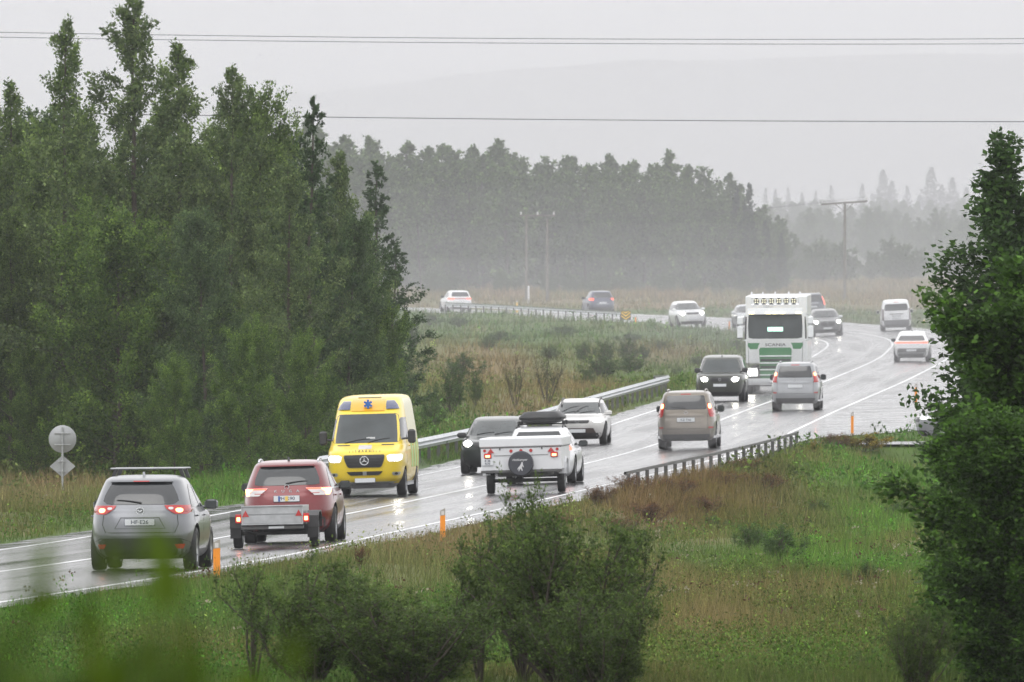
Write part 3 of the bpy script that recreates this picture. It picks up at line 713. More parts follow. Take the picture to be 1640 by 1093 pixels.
for k in range(3):
    a = math.pi / 2 + k * 2 * math.pi / 3; ca, sa = math.cos(a), math.sin(a)
    st.prism([(.11 * ca, .94 + .11 * sa), (-.016 * sa, .94 + .016 * ca), (.016 * sa, .94 - .016 * ca)], 'y', ye - .012, ye + .004)
st.build('emblem_star', M['chrome'], bd)
c.panel('air_intake', 'F', [(.56, -.36, .36), (.60, -.42, .42), (.66, -.47, .47)], M['plastic'], off=.02)
c.panel('intake_bar', 'F', [(.56, -.05, .05), (.66, -.05, .05)], M['galv'], off=.03)
hl = c.pair('headlight', 'F', [(.90, .64, .88), (.94, .60, .955), (1.05, .58, .965), (1.09, .66, .94)], M['headdim'], off=.016)
for sg, t_ in zip((1, -1), hl): c.panel('lamp_bulb', 'F', [(.93, *sorted((sg * .74, sg * .93))), (1.05, *sorted((sg * .72, sg * .94)))], M['head'], off=.026, rnd=.05, parent=t_)
fl = c.pair('fog_light', 'F', [(.54, .74, .86), (.58, .70, .90), (.63, .72, .90)], M['galv'], off=.012)
for sg, t_ in zip((1, -1), fl): c.panel('lamp_lens', 'F', [(.555, *sorted((sg * .77, sg * .85))), (.62, *sorted((sg * .77, sg * .85)))], M['plastic'], off=.018, rnd=.03, parent=t_)
c.plate('F', .43, 'SZK19', off=.03)
c.panel('bumper', 'F', [(.34, -.80, .80), (.39, -.95, .95)], M['galv'], off=.02)
c.panel('bumper', 'F', [(.22, -.72, .72), (.335, -.84, .84)], M['plastic'], off=.01)
c.pair('hood_vent', 'F', [(1.325, .40, .72), (1.35, .42, .74)], M['plastic'], off=.02)
c.panel('hood_emblem_panel', 'F', [(1.235, -.17, .17), (1.34, -.17, .17)], M['clear_lens'], off=.012)
for k, ch in enumerate('SJÚKRABÍLL'): text('hood_letter', ch, .085, M['dark_emblem'], c.root, (-.40 + k * .088, c.S.rear(0, 1.175, -1) + .03, 1.165 + .018 * math.cos((k - 4.5) * .45)), 'F', sx=1.15, mirror=True)
# beacon pods and the star of life over the windscreen
bl = mat('blue_beacon_lens', (.05, .06, .13), .12, coat=.8)
for sg in (-1, 1): c.panel('beacon', 'F', [(2.25, *sorted((sg * .47, sg * .80))), (2.36, *sorted((sg * .46, sg * .75))), (2.47, *sorted((sg * .46, sg * .66)))], bl, off=.05, inset=.3)
c.panel('roof_panel', 'F', [(2.21, -.43, .43), (2.52, -.43, .43)], mat('amber_yellow_panel', (.75, .36, .01), .35, coat=.5), off=.03, inset=.2)
st = MB(); ys = c.S.rear(0, 2.28, -1) + .06
for k in range(3):
    a = k * math.pi / 3 + math.pi / 2; ca, sa = math.cos(a), math.sin(a); l, w_ = .115, .028
    st.prism([(l * ca - w_ * sa, 2.385 + l * sa + w_ * ca), (l * ca + w_ * sa, 2.385 + l * sa - w_ * ca), (-l * ca + w_ * sa, 2.385 - l * sa - w_ * ca), (-l * ca - w_ * sa, 2.385 - l * sa + w_ * ca)], 'y', ys - .05, ys + .02 + .003 * k)
st.build('star_of_life', mat('star_blue', (.02, .12, .42), .4), c.root)
c.panel('roof_slot', 'F', [(2.545, -.30, .30), (2.56, -.30, .30)], M['plastic'], off=.05, inset=.1)
c.sides([(1.45, .55, 1.95), (1.60, .55, 1.82), (1.95, .55, 1.45), (2.02, .55, 1.30)], M['glass'])
c.sides([(1.45, -2.85, .40), (2.2, -2.78, .40), (2.5, -2.5, .30)], pc, name='side_panel', off=.004)
grn = mat('fluorescent_green', (.30, .52, .10), .4)
for k in range(8):
    for r_ in (0,):
        if k % 2 == 0: c.sides([(.72, -2.85 + k * .42, -2.38 + k * .42), (1.42, -2.7 + k * .42, -2.23 + k * .42)], grn, name='chequer_square', off=.006, nc=3)
c.sides([(.26, -1.2, 1.4), (.36, -1.2, 1.4)], M['galv'], name='side_step', off=.05, inset=.1)
c.mirrors(1.50, 1.75, M['plastic'], size=(.20, .15, .36), reach=.16)
c.doors(1.42, -.1, .28)
c.place(585, 797, turn=True); c_amb = c

# --- folding camper trailer with a spare wheel cover
ct = empty('camper_trailer', 'white folding camper trailer with a dark round spare wheel cover', 'trailer')
MB().prism([(-1.70, .64), (1.70, .64), (1.75, 1.22), (-1.72, 1.22)], 'x', -1.05, 1.05).build('body', M['white_matt'], ct)
MB().box((0, .02, 1.355), (2.17, 3.56, .25), .03).build('lid', M['white_matt'], ct)
MB().box((0, -1.715, 1.222), (2.12, .03, .014)).box((1.058, 0, 1.222), (.01, 3.4, .014)).build('lid_seal', M['plastic'], ct)
MB().box((0, -1.722, 1.02), (1.42, .012, .010)).build('panel_seam', M['raildark'], ct)
MB().box((0, -1.68, .60), (2.12, .10, .07), .01).box((-.9, 0, .58), (.08, 3.3, .08)).box((.9, 0, .58), (.08, 3.3, .08)).box((0, 0, .52), (1.3, 2.6, .12), .02).tube([(0, 1.6, .46), (0, 2.9, .44)], .05, 8).tube([(-.95, 0, .34), (.95, 0, .34)], .05, 8).build('frame', M['raildark'], ct)
MB().lathe([(-.10, .001), (-.10, .30), (-.06, .33), (.1, .33), (.12, .30), (.12, .001)], (0, -1.84, .80), 'y', 36).build('spare_wheel_cover', mat('dark_vinyl', (.035, .037, .048), .35, var=.1), ct, smooth=40)
em = mat('cover_print', (.55, .55, .56), .5)
text('cover_lettering', 'Holtkamper', .085, em, ct, (-.02, -1.945, .90), 'R', sx=.95, shear=.3)
MB().prism([(-.06, .60), (-.045, .60), (-.02, .66), (.00, .665), (.03, .61), (.05, .62), (.03, .69), (.045, .74), (.075, .70), (.085, .71), (.06, .77), (.055, .83), (.03, .85), (.005, .79), (-.03, .73), (-.06, .71), (-.09, .65), (-.08, .64), (-.05, .68)], 'y', -1.945, -1.94).build('horse_emblem', em, ct)
for sg in (-1, 1):
    MB().prism([(sg * .79 - .09, 1.09), (sg * .79 + .09, 1.09), (sg * .79, 1.21)], 'y', -1.745, -1.718).build('warning_triangle', M['red_off'], ct)
    lb = MB().box((sg * .87, -1.735, 1.02), (.19, .05, .13), .012).build('tail_light', M['red_off'], ct)
    MB().box((sg * .87, -1.765, 1.01), (.11, .012, .055), .004).build('lamp_bulb', M['red_hot'], lb)
    MB().lathe([(-.012, .001), (-.012, .032), (.0, .04), (.01, .001)], (sg * .95, -1.73, 1.155), 'y', 12).build('reflector', M['red_off'], ct)
    MB().prism([(-.55, .50), (-.50, .80), (-.28, .93), (.28, .93), (.50, .80), (.55, .50), (.50, .50), (.45, .77), (.26, .89), (-.26, .89), (-.45, .77), (-.50, .50)], 'x', sg * 1.0 - .1, sg * 1.0 + .1).build('mudguard', M['white_matt'], ct)
    MB().box((sg * .55, -1.728, 1.19), (.03, .03, .06), .005).build('latch', M['plastic'], ct)
for x in (-.26, 0, .26): MB().lathe([(-.012, .001), (-.012, .04), (.0, .045), (.01, .001)], (x, -1.73, 1.135), 'y', 14).build('marker_lamp', M['red_off'], ct)
npm = MB().box((-.88, -1.73, .85), (.30, .02, .16), .004).build('number_plate', M['plate'], ct); text('plate_text', 'R 28', .075, M['plate_ink'], npm, (-.88, -1.745, .885), 'R'); text('plate_text', 'N10', .075, M['plate_ink'], npm, (-.88, -1.745, .815), 'R')
add_wheels(ct, [(-.93, 0), (.93, 0)], .32, .20, 'steel'); place(ct, 836, 792, 3.5, scale=.98)

# --- its tow car with the roof box
c = Car('tow_car', 'white estate car with a black roof box pulling the folding camper', 'car', SUV, 4.8, 1.9, 1.56, M['white'], wr=.36, wy=(-.28, .305))
c.panel('rear_window', 'R', [(1.07, -.62, .62), (1.13, -.68, .68), (1.32, -.60, .60), (1.42, -.54, .54)], M['glass']); c.pair('tail_light', 'R', [(.9, .6, .88), (1.03, .6, .89)], M['red_on'])
c.plate('R', .85, None); c.panel('bumper', 'R', [(.2, -.8, .8), (.5, -.9, .9)], M['plastic'], off=.012)
c.sides([(1.02, -1.7, .9), (1.09, -1.65, .78), (1.22, -1.5, .45), (1.34, -1.25, .12), (1.39, -1.05, -.1)], M['glass']); c.mirrors(1.02, .72, M['plastic']); c.doors(1.0); c.rails(.62, -.34, .1, M['plastic'])
c.place(863, 777)
rb = empty('roof_box', 'black roof box on the white car that pulls the camper', 'roof box')
MB().box((0, 0, .17), (1.14, 2.1, .30), .13).build('shell', mat('black_box_shell', (.03, .031, .033), .5, var=.15), rb, smooth=50)
MB().box((0, 0, .12), (1.16, 2.12, .018), .005).build('rim_seam', M['under'], rb)
for yy in (-.5, .5):
    MB().box((0, yy, -.01), (1.26, .07, .03), .01).build('cross_bar', M['plastic'], rb)
    for sg in (-1, 1): MB().box((sg * .60, yy, .02), (.09, .09, .12), .02).build('clamp', M['plastic'], rb)
rb.matrix_world = c.root.matrix_world @ Matrix.Translation((0, -.35, 1.62))

# --- dark oncoming car half hidden by the camper
pd = paint('dark_grey_paint', (.035, .042, .04), .3)
def front(c, zw0, zw1, hw0, hw1, zh, hx, pl=None, zp=.5, grille=None, dimly=False, hh=.10, wip=True, bulb=.16):
    ws = c.panel('windscreen', 'F', [(zw0, -hw0, hw0), ((zw0 * 2 + zw1) / 3, -(hw0 * .97), hw0 * .97), (zw1 - .04, -hw1, hw1), (zw1, -hw1 * .93, hw1 * .93)], M['clear'], nc=18)
    if wip:
        for a, b in ((-.02, -.5), (.5, 0)): c.wiper(zw0 + .02, a, b, 'F', .06, ws)
    hl = c.pair('headlight', 'F', [(zh - hh * .5, hx, hx + .22), (zh, hx - .05, hx + .29), (zh + hh * .5, hx, hx + .30)], M['headdim'], off=.014)
    if not dimly:
        for sg, t_ in zip((1, -1), hl): c.panel('lamp_bulb', 'F', [(zh - bulb / 2, *sorted((sg * (hx + .02), sg * (hx + .22)))), (zh + bulb / 2, *sorted((sg * (hx + .02), sg * (hx + .24))))], M['head'], off=.024, rnd=.06, parent=t_)
    g = grille or (zh - .13, zh + .03, .5)
    c.panel('grille', 'F', [(g[0], -g[2] * .9, g[2] * .9), (g[1], -g[2], g[2])], M['plastic'], off=.012, rnd=.03)
    c.badge('F', 0, (g[0] + g[1]) / 2, .055)
    c.panel('bumper', 'F', [(.20, -.7, .7), (.30, -.8, .8), (.40, -.74, .74)], M['plastic'], off=.012)
    c.plate('F', zp, pl, off=.03)
c = Car('hatchback_car', 'dark green-grey car with one headlight showing, partly behind the folding camper', 'car', SUV, 4.5, 1.88, 1.62, pd, wr=.35)
front(c, 1.10, 1.50, .76, .60, .88, .56); c.sides([(1.08, -1.6, .86), (1.28, -1.45, .45), (1.42, -1.2, .12), (1.47, -1.0, -.1)], M['glass']); c.mirrors(1.08, .72, M['plastic'], size=(.26, .12, .15)); c.doors(1.06)
c.place(787, 760, turn=True)

# --- silver-white oncoming SUV
pw = paint('pearl_white_paint', (.62, .61, .60), .15)
c = Car('crossover_car', 'white oncoming crossover with wipers crossing its windscreen, behind the camper', 'car', SUV, 4.6, 1.86, 1.50, pw, wr=.36)
front(c, 1.02, 1.38, .74, .60, .78, .54, None, .47, grille=(.72, .82, .40), dimly=True); c.sides([(1.0, -1.6, .86), (1.18, -1.45, .45), (1.30, -1.2, .12), (1.35, -1.0, -.1)], M['glass'])
ws = [k for k in c.root.children if k.name.startswith('windscreen')][0]
for a, b in ((.15, -.28), (.62, .05)): c.wiper(1.06, a, b, 'F', .2, ws)
c.panel('air_intake', 'F', [(.36, -.62, .62), (.56, -.52, .52)], mat('dark_intake', (.07, .05, .045), .5), off=.006)
c.mirrors(1.0, .72, pw); c.rails(.62, -.36, .06, M['plastic']); c.doors(.98)
c.place(925, 714, turn=True)
# --- gold off-roader
pgd = paint('champagne_gold_paint', (.19, .165, .135), .45, .32)
def lc(label, pm, H, tlrows, wx, plate, dark=False, card=None):
    c = Car('offroad_car', label, 'car', BOXY, 4.75, 1.88, H, pm, wr=.40, ww=.27, nr=7, nf=5, under=.32)
    k = H / 1.87
    rg = c.panel('rear_window', 'R', [(1.27 * k, -.60, .60), (1.30 * k, -.665, .665), (1.50 * k, -.63, .63), (1.68 * k, -.595, .595), (1.715 * k, -.56, .56)], M['glass'])
    c.wiper(1.30 * k, 0, -.45, parent=rg)
    c.panel('brake_light', 'R', [(1.745 * k, -.16, .16), (1.77 * k, -.16, .16)], M['red_off'], off=.01)
    tl = c.pair('tail_light', 'R', tlrows, M['red_off'], off=.014)
    z0, z1 = tlrows[-2][0] - .11, tlrows[-1][0] - .02
    for sg, t_ in zip((1, -1), tl): c.panel('lamp_bulb', 'R', [(z0, *sorted((sg * (wx - .05), sg * (wx + .04)))), (z1, *sorted((sg * (wx - .07), sg * (wx + .01))))], M['red_hot'], off=.024, rnd=.02, parent=t_, inset=.02)
    c.panel('tailgate_trim', 'R', [(1.05 * k, -.50, .50), (1.09 * k, -.60, .60)], pm, off=.03)
    c.plate('R', .94 * k, plate, w=.56, h=.13)
    c.panel('tailgate_seam', 'R', [(.64, -.70, .70), (.652, -.70, .70)], M['under'], off=.002)
    c.pair('tailgate_seam', 'R', [(.65, .69, .70), (1.24 * k, .69, .70)], M['under'], off=.002, nc=1)
    c.panel('bumper', 'R', [(.48, -.88, .88), (.52, -.90, .90), (.60, -.90, .90), (.625, -.88, .88)], pm, off=.05, inset=.06)
    c.panel('bumper', 'R', [(.27, -.66, .66), (.40, -.86, .86), (.475, -.87, .87)], M['plastic'], off=.015)
    c.pair('reflector', 'R', [(.66, .72, .86), (.71, .72, .87)], M['red_off'], off=.02)
    c.badge('R', 0, 1.17 * k, .055)
    c.pair('mud_flap', 'R', [(.27, .60, .86), (.45, .62, .86)], M['rubber'], off=-.02, inset=.03)
    c.sides([(1.22 * k, -1.85, .86), (1.30 * k, -1.85, .76), (1.50 * k, -1.78, .55), (1.66 * k, -1.6, .36), (1.69 * k, -1.5, .3)], M['glass'])
    for yy in (-1.15, -.2): c.sides([(1.21 * k, yy - .05, yy + .05), (1.69 * k, yy - .03, yy + .03)], pm, name='door_pillar', off=.014, nc=2)
    c.sides([(.34, -1.9, 1.9), (.42, -1.9, 1.9)], M['chrome'], name='side_step', off=.07, inset=.1)
    c.mirrors(1.22 * k, .78, M['plastic'], size=(.22, .12, .22)); c.doors(1.2 * k); c.rails(.60, -.40, .12, pm, h=.06)
    return c
c = lc('champagne gold off-road car seen from behind in the right lane, below the dark oncoming one', pgd, 1.86, [(1.02, .77, .90), (1.10, .73, .91), (1.22, .71, .90), (1.40, .69, .80), (1.46, .68, .77)], .77, 'KZ·T66'); c.place(1099, 720)
c = lc('silver off-road car with lit tail lamps close in front of the white truck', paint('silver_paint', (.27, .28, .295), .5, .3), 1.86, [(1.08, .70, .90), (1.14, .72, .91), (1.30, .70, .90), (1.44, .69, .80), (1.48, .68, .77)], .77, None, True); c.place(1274, 658)

# --- dark oncoming off-roader
c = Car('offroad_car', 'dark green-grey oncoming off-road car with both headlights on, just ahead of the truck', 'car', BOXY, 4.7, 2.0, 1.86, paint('dark_olive_paint', (.055, .06, .05), .3), wr=.38, ww=.26, nr=7, nf=5)
front(c, 1.17, 1.69, .80, .64, .90, .50, None, .66, grille=(.80, .98, .40), hh=.17, bulb=.17, wip=False)
c.panel('bonnet_edge', 'F', [(1.0, -.82, .82), (1.03, -.8, .8)], c.pm, off=.02)
c.sides([(1.2, -1.85, .86), (1.30, -1.85, .76), (1.50, -1.78, .55), (1.66, -1.6, .36)], M['glass']); c.mirrors(1.22, .85, M['plastic'], size=(.24, .13, .20)); c.doors(1.16); c.antenna(.02)
c.place(1153, 644, turn=True)

# --- white and green truck
pt = mat('truck_white_paint', (.70, .72, .74), .35, coat=.5, var=.04); pgn = mat('truck_green_paint', (.035, .16, .06), .35, coat=.5)
TR = [(.09, -.85, .93, .93), (.13, -.97, .98, .98), (.20, -1, 1.0, 1.0), (.45, -1, .995, 1.0), (.60, -1, .96, .985), (.80, -1, .88, .965), (.90, -.99, .80, .955), (.965, -.98, .66, .94), (.985, -.95, .55, .9), (1.0, -.8, .3, .8)]
c = Car('truck', 'tall white articulated truck with green grille slats and a lamp bar on its roof', 'truck', TR, 2.9, 2.52, 4.05, pt, wr=.50, ww=.30, wy=(.08, .0801), nr=14, nf=9, style='truck', under=.40)
for k in list(c.root.children):
    if k.name.startswith('wheel') and k.location.y == c.L * .0801: pass
ws = c.panel('windscreen', 'F', [(2.22, -.9, .9), (2.26, -1.08, 1.08), (2.7, -1.10, 1.10), (3.15, -1.08, 1.08), (3.2, -1.04, 1.04)], M['clear'], nc=20)
MB().box((.0, c.S.rear(0, 2.58, -1) + .02, 2.60), (.62, .02, .17), .005).build('lit_sign', mat('lit_green_sign', (.5, .9, .75), .4, emit=.9, ecol=(.55, 1, .8)), ws)
c.panel('sun_visor', 'F', [(3.22, -1.12, 1.12), (3.45, -1.10, 1.10)], pt, off=.22, inset=.2, label='white sun visor with amber marker lamps')
for x in (-.95, -.28, 0, .28, .95): c.panel('marker_lamp', 'F', [(3.235, x - .1, x + .1), (3.27, x - .1, x + .1)], M['amber'], off=.245, nc=2)
rk = MB().tube([(-.95, c.S.rear(.9, 3.75, -1) + .2, 3.6), (-.95, c.S.rear(.9, 3.75, -1) + .2, 3.88), (.95, c.S.rear(.9, 3.75, -1) + .2, 3.88), (.95, c.S.rear(.9, 3.75, -1) + .2, 3.6), (-.95, c.S.rear(.9, 3.75, -1) + .2, 3.6)], .025, 6)
lbar = rk.build('lamp_bar', M['chrome'], c.root)
for k in range(6):
    x = -.75 + k * .30; yb = c.S.rear(.9, 3.75, -1) + .26
    lb = MB().lathe([(-.12, .001), (-.10, .09), (.0, .115), (.02, .105), (.02, .001)], (x, yb, 3.74), 'y', 18).build('spot_lamp', M['plastic'], lbar, smooth=40)
    lens = MB()
    for a in (-.045, .045):
        for b_ in (-.045, .045): lens.box((x + a, yb + .026, 3.74 + b_), (.05, .012, .05), .004)
    lens.build('lens', mat('spot_glass', (.7, .68, .55), .15, emit=.6, ecol=(1, .95, .7)) if k == 0 else bpy.data.materials['spot_glass'], lb)
for x in (-1.0, -.55, 0, .5, .95): MB().lathe([(0, .04), (.10, .03), (.12, .001)], (x, c.S.rear(x * .8, 3.98, -1) - .1, 4.0), 'z', 10).build('roof_marker', M['chrome'], c.root)
text('visor_lettering', 'SVEINN', .12, M['galv'], c.root, (.28, c.S.rear(0, 3.5, -1) + .02, 3.50), 'F')
text('cab_lettering', 'SCANIA', .17, M['dark_emblem'], c.root, (0, c.S.rear(0, 1.98, -1) + .03, 1.97), 'F', sx=1.4)
c.panel('grille', 'F', [(.55, -.60, .60), (1.2, -.63, .63), (1.78, -.66, .66), (1.86, -.60, .60)], pgn, off=.01, label='green grille with four white slats')
c.pair('cheek_panel', 'F', [(1.80, .72, 1.02), (1.95, .68, 1.12), (2.05, .62, 1.10)], pgn, off=.012)
for zz in (1.50, 1.22, .95, .74): c.panel('grille_slat', 'F', [(zz, -.64, .64), (zz + .045, -.64, .64)], pt, off=.05)
for zz in (1.30, 1.02): c.panel('grille_slat', 'F', [(zz, -.6, .6), (zz + .10, -.6, .6)], M['under'], off=.02)
hl = c.pair('headlight', 'F', [(.70, .72, 1.10), (.86, .70, 1.18), (1.04, .74, 1.17)], M['headdim'], off=.02)
for sg, t_ in zip((1, -1), hl): c.panel('lamp_bulb', 'F', [(.76, *sorted((sg * .86, sg * 1.10))), (.98, *sorted((sg * .86, sg * 1.10)))], M['head'], off=.035, rnd=.10, parent=t_)
c.panel('bumper', 'F', [(.36, -1.1, 1.1), (.44, -1.15, 1.15), (.62, -1.15, 1.15)], pt, off=.02)
c.panel('bumper', 'F', [(.30, -.95, .95), (.35, -1.05, 1.05)], M['plastic'], off=.01)
c.plate('F', .5, None, off=.04)
c.pair('corner_seam', 'F', [(.7, 1.05, 1.065), (2.1, 1.10, 1.115)], M['under'], off=.004, nc=1)
c.sides([(2.2, -.55, 1.0), (3.0, -.5, .85), (3.1, -.4, .8)], M['glass'])
for sg in (-1, 1):
    mi = MB().box((sg * 1.42, 1.25, 2.95), (.24, .16, .34), .05).box((sg * 1.42, 1.25, 2.48), (.24, .16, .52), .05).tube([(sg * 1.2, 1.2, 3.2), (sg * 1.42, 1.25, 3.17), (sg * 1.42, 1.25, 2.2), (sg * 1.2, 1.2, 2.15)], .03, 6).build('mirror', pt, c.root, smooth=40)
    MB().box((sg * 1.42, 1.165, 2.95), (.18, .006, .28)).box((sg * 1.42, 1.165, 2.48), (.18, .006, .46)).build('mirror_glass', M['plastic'], mi)
MB().prism([(-.85, 3.9), (-.85, 1.3), (-13.2, 1.3), (-13.2, 4.0), (-2.0, 4.0)][::1], 'x', -1.25, 1.25).build('trailer_box', pt, c.root) if False else None
sb = MB().box((0, -8.1, 2.55), (2.5, 12.6, 2.75), .04).build('trailer_box', pt, c.root)
MB().box((0, -6.5, 1.02), (1.0, 15.0, .22)).box((0, -1.8, .75), (2.0, .9, .5), .05).build('trailer_frame', M['under'], c.root)
add_wheels(c.root, [(sx * 1.05, y) for sx in (-1, 1) for y in (-3.3, -10.6, -11.9, -13.2)], .5, .32, 'truck')
c.place(1241, 631, turn=True, scale=1.04, yaw=1.4)

# --- the further cars
c = Car('crossover_car', 'white oncoming crossover with bright headlights on the far stretch, left of the truck', 'car', SUV, 4.7, 1.92, 1.70, M['white'], wr=.37)
front(c, 1.14, 1.56, .76, .62, .92, .52, None, .55, grille=(.84, .98, .42), hh=.16, bulb=.19); c.sides([(1.12, -1.7, .9), (1.2, -1.65, .78), (1.34, -1.5, .45), (1.47, -1.25, .12)], M['glass']); c.mirrors(1.14, .74, M['white']); c.doors(1.1)
c.place(1108, 525, turn=True, yaw=2)
c = Car('saloon_car', 'pale silver car mostly hidden behind the left side of the truck', 'car', COUPE, 4.7, 1.85, 1.50, paint('pale_silver_paint', (.48, .50, .53), .3), wr=.35)
front(c, 1.02, 1.38, .74, .58, .76, .52, None, .45, dimly=True); c.sides([(1.0, -1.5, .9), (1.2, -1.1, .55), (1.33, -.8, .25)], M['glass']); c.mirrors(1.0, .74, M['white']); c.doors(1.0)
c.place(1205, 526, turn=True)
c = Car('people_carrier', 'dark blue-grey car with one red tail lamp showing over the right side of the truck', 'car', SUV, 4.8, 1.88, 1.75, paint('slate_paint', (.05, .055, .075), .3), wr=.36)
c.panel('rear_window', 'R', [(1.20, -.62, .62), (1.28, -.70, .70), (1.50, -.64, .64), (1.60, -.60, .60)], M['glass']); tl = c.pair('tail_light', 'R', [(.95, .78, .92), (1.2, .76, .90), (1.50, .66, .76)], M['red_on'], off=.02)
c.plate('R', .85, None); c.panel('bumper', 'R', [(.2, -.8, .8), (.5, -.9, .9)], M['plastic'], off=.012); c.panel('plate_trim', 'R', [(1.08, -.4, .4), (1.11, -.4, .4)], M['chrome'], off=.02)
c.sides([(1.12, -1.7, .9), (1.2, -1.65, .78), (1.34, -1.5, .45), (1.47, -1.25, .12)], M['glass']); c.mirrors(1.14, .74, M['plastic']); c.rails(.6, -.36, .05, M['chrome'])
c.place(1303, 513)
c = Car('crossover_car', 'grey oncoming crossover with glowing headlights just right of the truck', 'car', SUV, 4.6, 1.88, 1.62, paint('mid_grey_paint', (.20, .205, .21), .4), wr=.36)
front(c, 1.10, 1.50, .75, .60, .86, .55, None, .48, grille=(.62, .90, .45), hh=.14, bulb=.17); c.sides([(1.1, -1.7, .9), (1.3, -1.5, .45), (1.42, -1.25, .12)], M['glass']); c.mirrors(1.1, .74, M['white'])
c.place(1326, 539, turn=True)
c = Car('panel_van', 'small white van seen from behind at the top of the bend on the right', 'van', VAN, 4.9, 1.92, 1.98, M['white'], wr=.34, nr=8)
rg = c.panel('rear_window', 'R', [(1.28, -.72, .72), (1.32, -.76, .76), (1.60, -.72, .72), (1.70, -.66, .66)], M['glass'])
c.pair('tail_light', 'R', [(.66, .80, .93), (1.15, .80, .92), (1.40, .79, .89)], mat('smoked_lens', (.13, .09, .10), .25), off=.016)
c.panel('tailgate_handle', 'R', [(1.04, -.44, .44), (1.085, -.44, .44)], M['plastic'], off=.02); c.panel('plate_recess', 'R', [(.90, -.28, .28), (.98, -.30, .30)], M['galv'], off=.01)
c.panel('bumper', 'R', [(.24, -.78, .78), (.34, -.93, .93), (.62, -.94, .94), (.68, -.80, .80)], mat('grey_bumper', (.15, .15, .16), .5), off=.02); c.plate('R', .8, None)
c.sides([(1.2, .3, 1.5), (1.65, .3, 1.1)], M['glass']); c.mirrors(1.15, 1.1, M['white'], size=(.2, .12, .26)); c.panel('brake_light', 'R', [(1.80, -.14, .14), (1.83, -.14, .14)], M['red_off'])
c.place(1440, 530, yaw=-3, scale=.95)
c = Car('coupe_crossover', 'white sloping-roof car with a full-width red light strip beside the right-hand tree', 'car', COUPE, 4.75, 1.92, 1.60, M['white'], wr=.37, ww=.25, nr=4.6)
c.panel('rear_window', 'R', [(1.10, -.64, .64), (1.14, -.70, .70), (1.28, -.64, .64), (1.36, -.58, .58)], M['glass'], off=.012)
c.panel('light_strip', 'R', [(.985, -.86, .86), (1.045, -.84, .84)], M['red_on'], off=.022); c.panel('lamp_bulb', 'R', [(.97, .60, .87), (1.05, .62, .85)], M['red_on'], off=.026); c.panel('lamp_bulb', 'R', [(.97, -.87, -.60), (1.05, -.85, -.62)], M['red_on'], off=.026)
c.badge('R', 0, 1.01, .05, M['dark_emblem'])
c.panel('bumper', 'R', [(.22, -.74, .74), (.40, -.86, .86), (.60, -.86, .86), (.70, -.74, .74)], mat('grey_cladding', (.10, .10, .105), .5), off=.012); c.panel('bumper_trim', 'R', [(.44, -.76, .76), (.48, -.78, .78)], M['galv'], off=.02)
c.plate('R', .60, None, off=.03)
c.sides([(1.06, -1.3, .9), (1.25, -.9, .5), (1.42, -.5, .15)], M['glass']); c.mirrors(1.08, .74, M['plastic']); c.antenna(-.12)
c.place(1460, 580, scale=.95)
c = Car('crossover_car', 'dark blue crossover seen from behind above the striped end of the far guard rail', 'car', SUV, 4.5, 1.86, 1.66, paint('dark_blue_paint', (.045, .055, .10), .35), wr=.35)
c.panel('rear_window', 'R', [(1.14, -.60, .60), (1.20, -.66, .66), (1.45, -.58, .58), (1.53, -.54, .54)], M['glass']); c.pair('tail_light', 'R', [(.98, .66, .88), (1.12, .62, .88)], M['red_on'], off=.02)
c.plate('R', .80, None); c.panel('bumper', 'R', [(.2, -.8, .8), (.46, -.88, .88)], M['plastic'], off=.012); c.panel('bumper_trim', 'R', [(.70, -.42, .42), (.73, -.42, .42)], M['chrome'], off=.02)
c.sides([(1.10, -1.6, .9), (1.30, -1.45, .45), (1.44, -1.2, .12)], M['glass']); c.mirrors(1.1, .7, M['plastic']); c.doors(1.08); c.place(965, 503, yaw=1)
c = Car('crossover_car', 'white crossover with a wide lit tail strip, furthest along the far stretch at the left', 'car', SUV, 4.6, 1.88, 1.60, M['white'], wr=.35)
c.panel('rear_window', 'R', [(1.14, -.60, .60), (1.20, -.66, .66), (1.42, -.58, .58), (1.48, -.54, .54)], M['glass']); c.panel('light_strip', 'R', [(.96, -.86, .86), (1.02, -.86, .86)], M['red_off'], off=.014); c.pair('tail_light', 'R', [(.93, .5, .88), (1.05, .48, .88)], M['red_on'], off=.02)
c.plate('R', .70, None); c.panel('bumper', 'R', [(.2, -.8, .8), (.55, -.9, .9)], M['plastic'], off=.012); c.sides([(1.10, -1.6, .9), (1.30, -1.45, .45), (1.44, -1.2, .12)], M['glass']); c.mirrors(1.1, .7, M['plastic']); c.doors(1.08); c.place(737, 500, yaw=1)
# grey car on the side road, mostly behind the big tree
c = Car('hatchback_car', 'silver car waiting on the side road, mostly hidden behind the right-hand tree', 'car', SUV, 4.3, 1.8, 1.52, paint('silver_grey_paint', (.33, .34, .36), .4), wr=.34)
front(c, 1.03, 1.40, .72, .58, .80, .52, None, .45, dimly=True); c.sides([(1.03, -1.6, .86), (1.20, -1.4, .5), (1.34, -1.2, .12)], M['glass']); c.mirrors(1.02, .68, M['white']); c.doors(1.0)
sx_ = (1450 - 820) * (SIDE_Y + 1.2) / F; c.root.matrix_world = Matrix.Translation((sx_ + 2.5, SIDE_Y + 1.2, side_z(sx_ + 2) + .008)) @ Matrix.Rotation(math.radians(90 + 6), 4, 'Z')

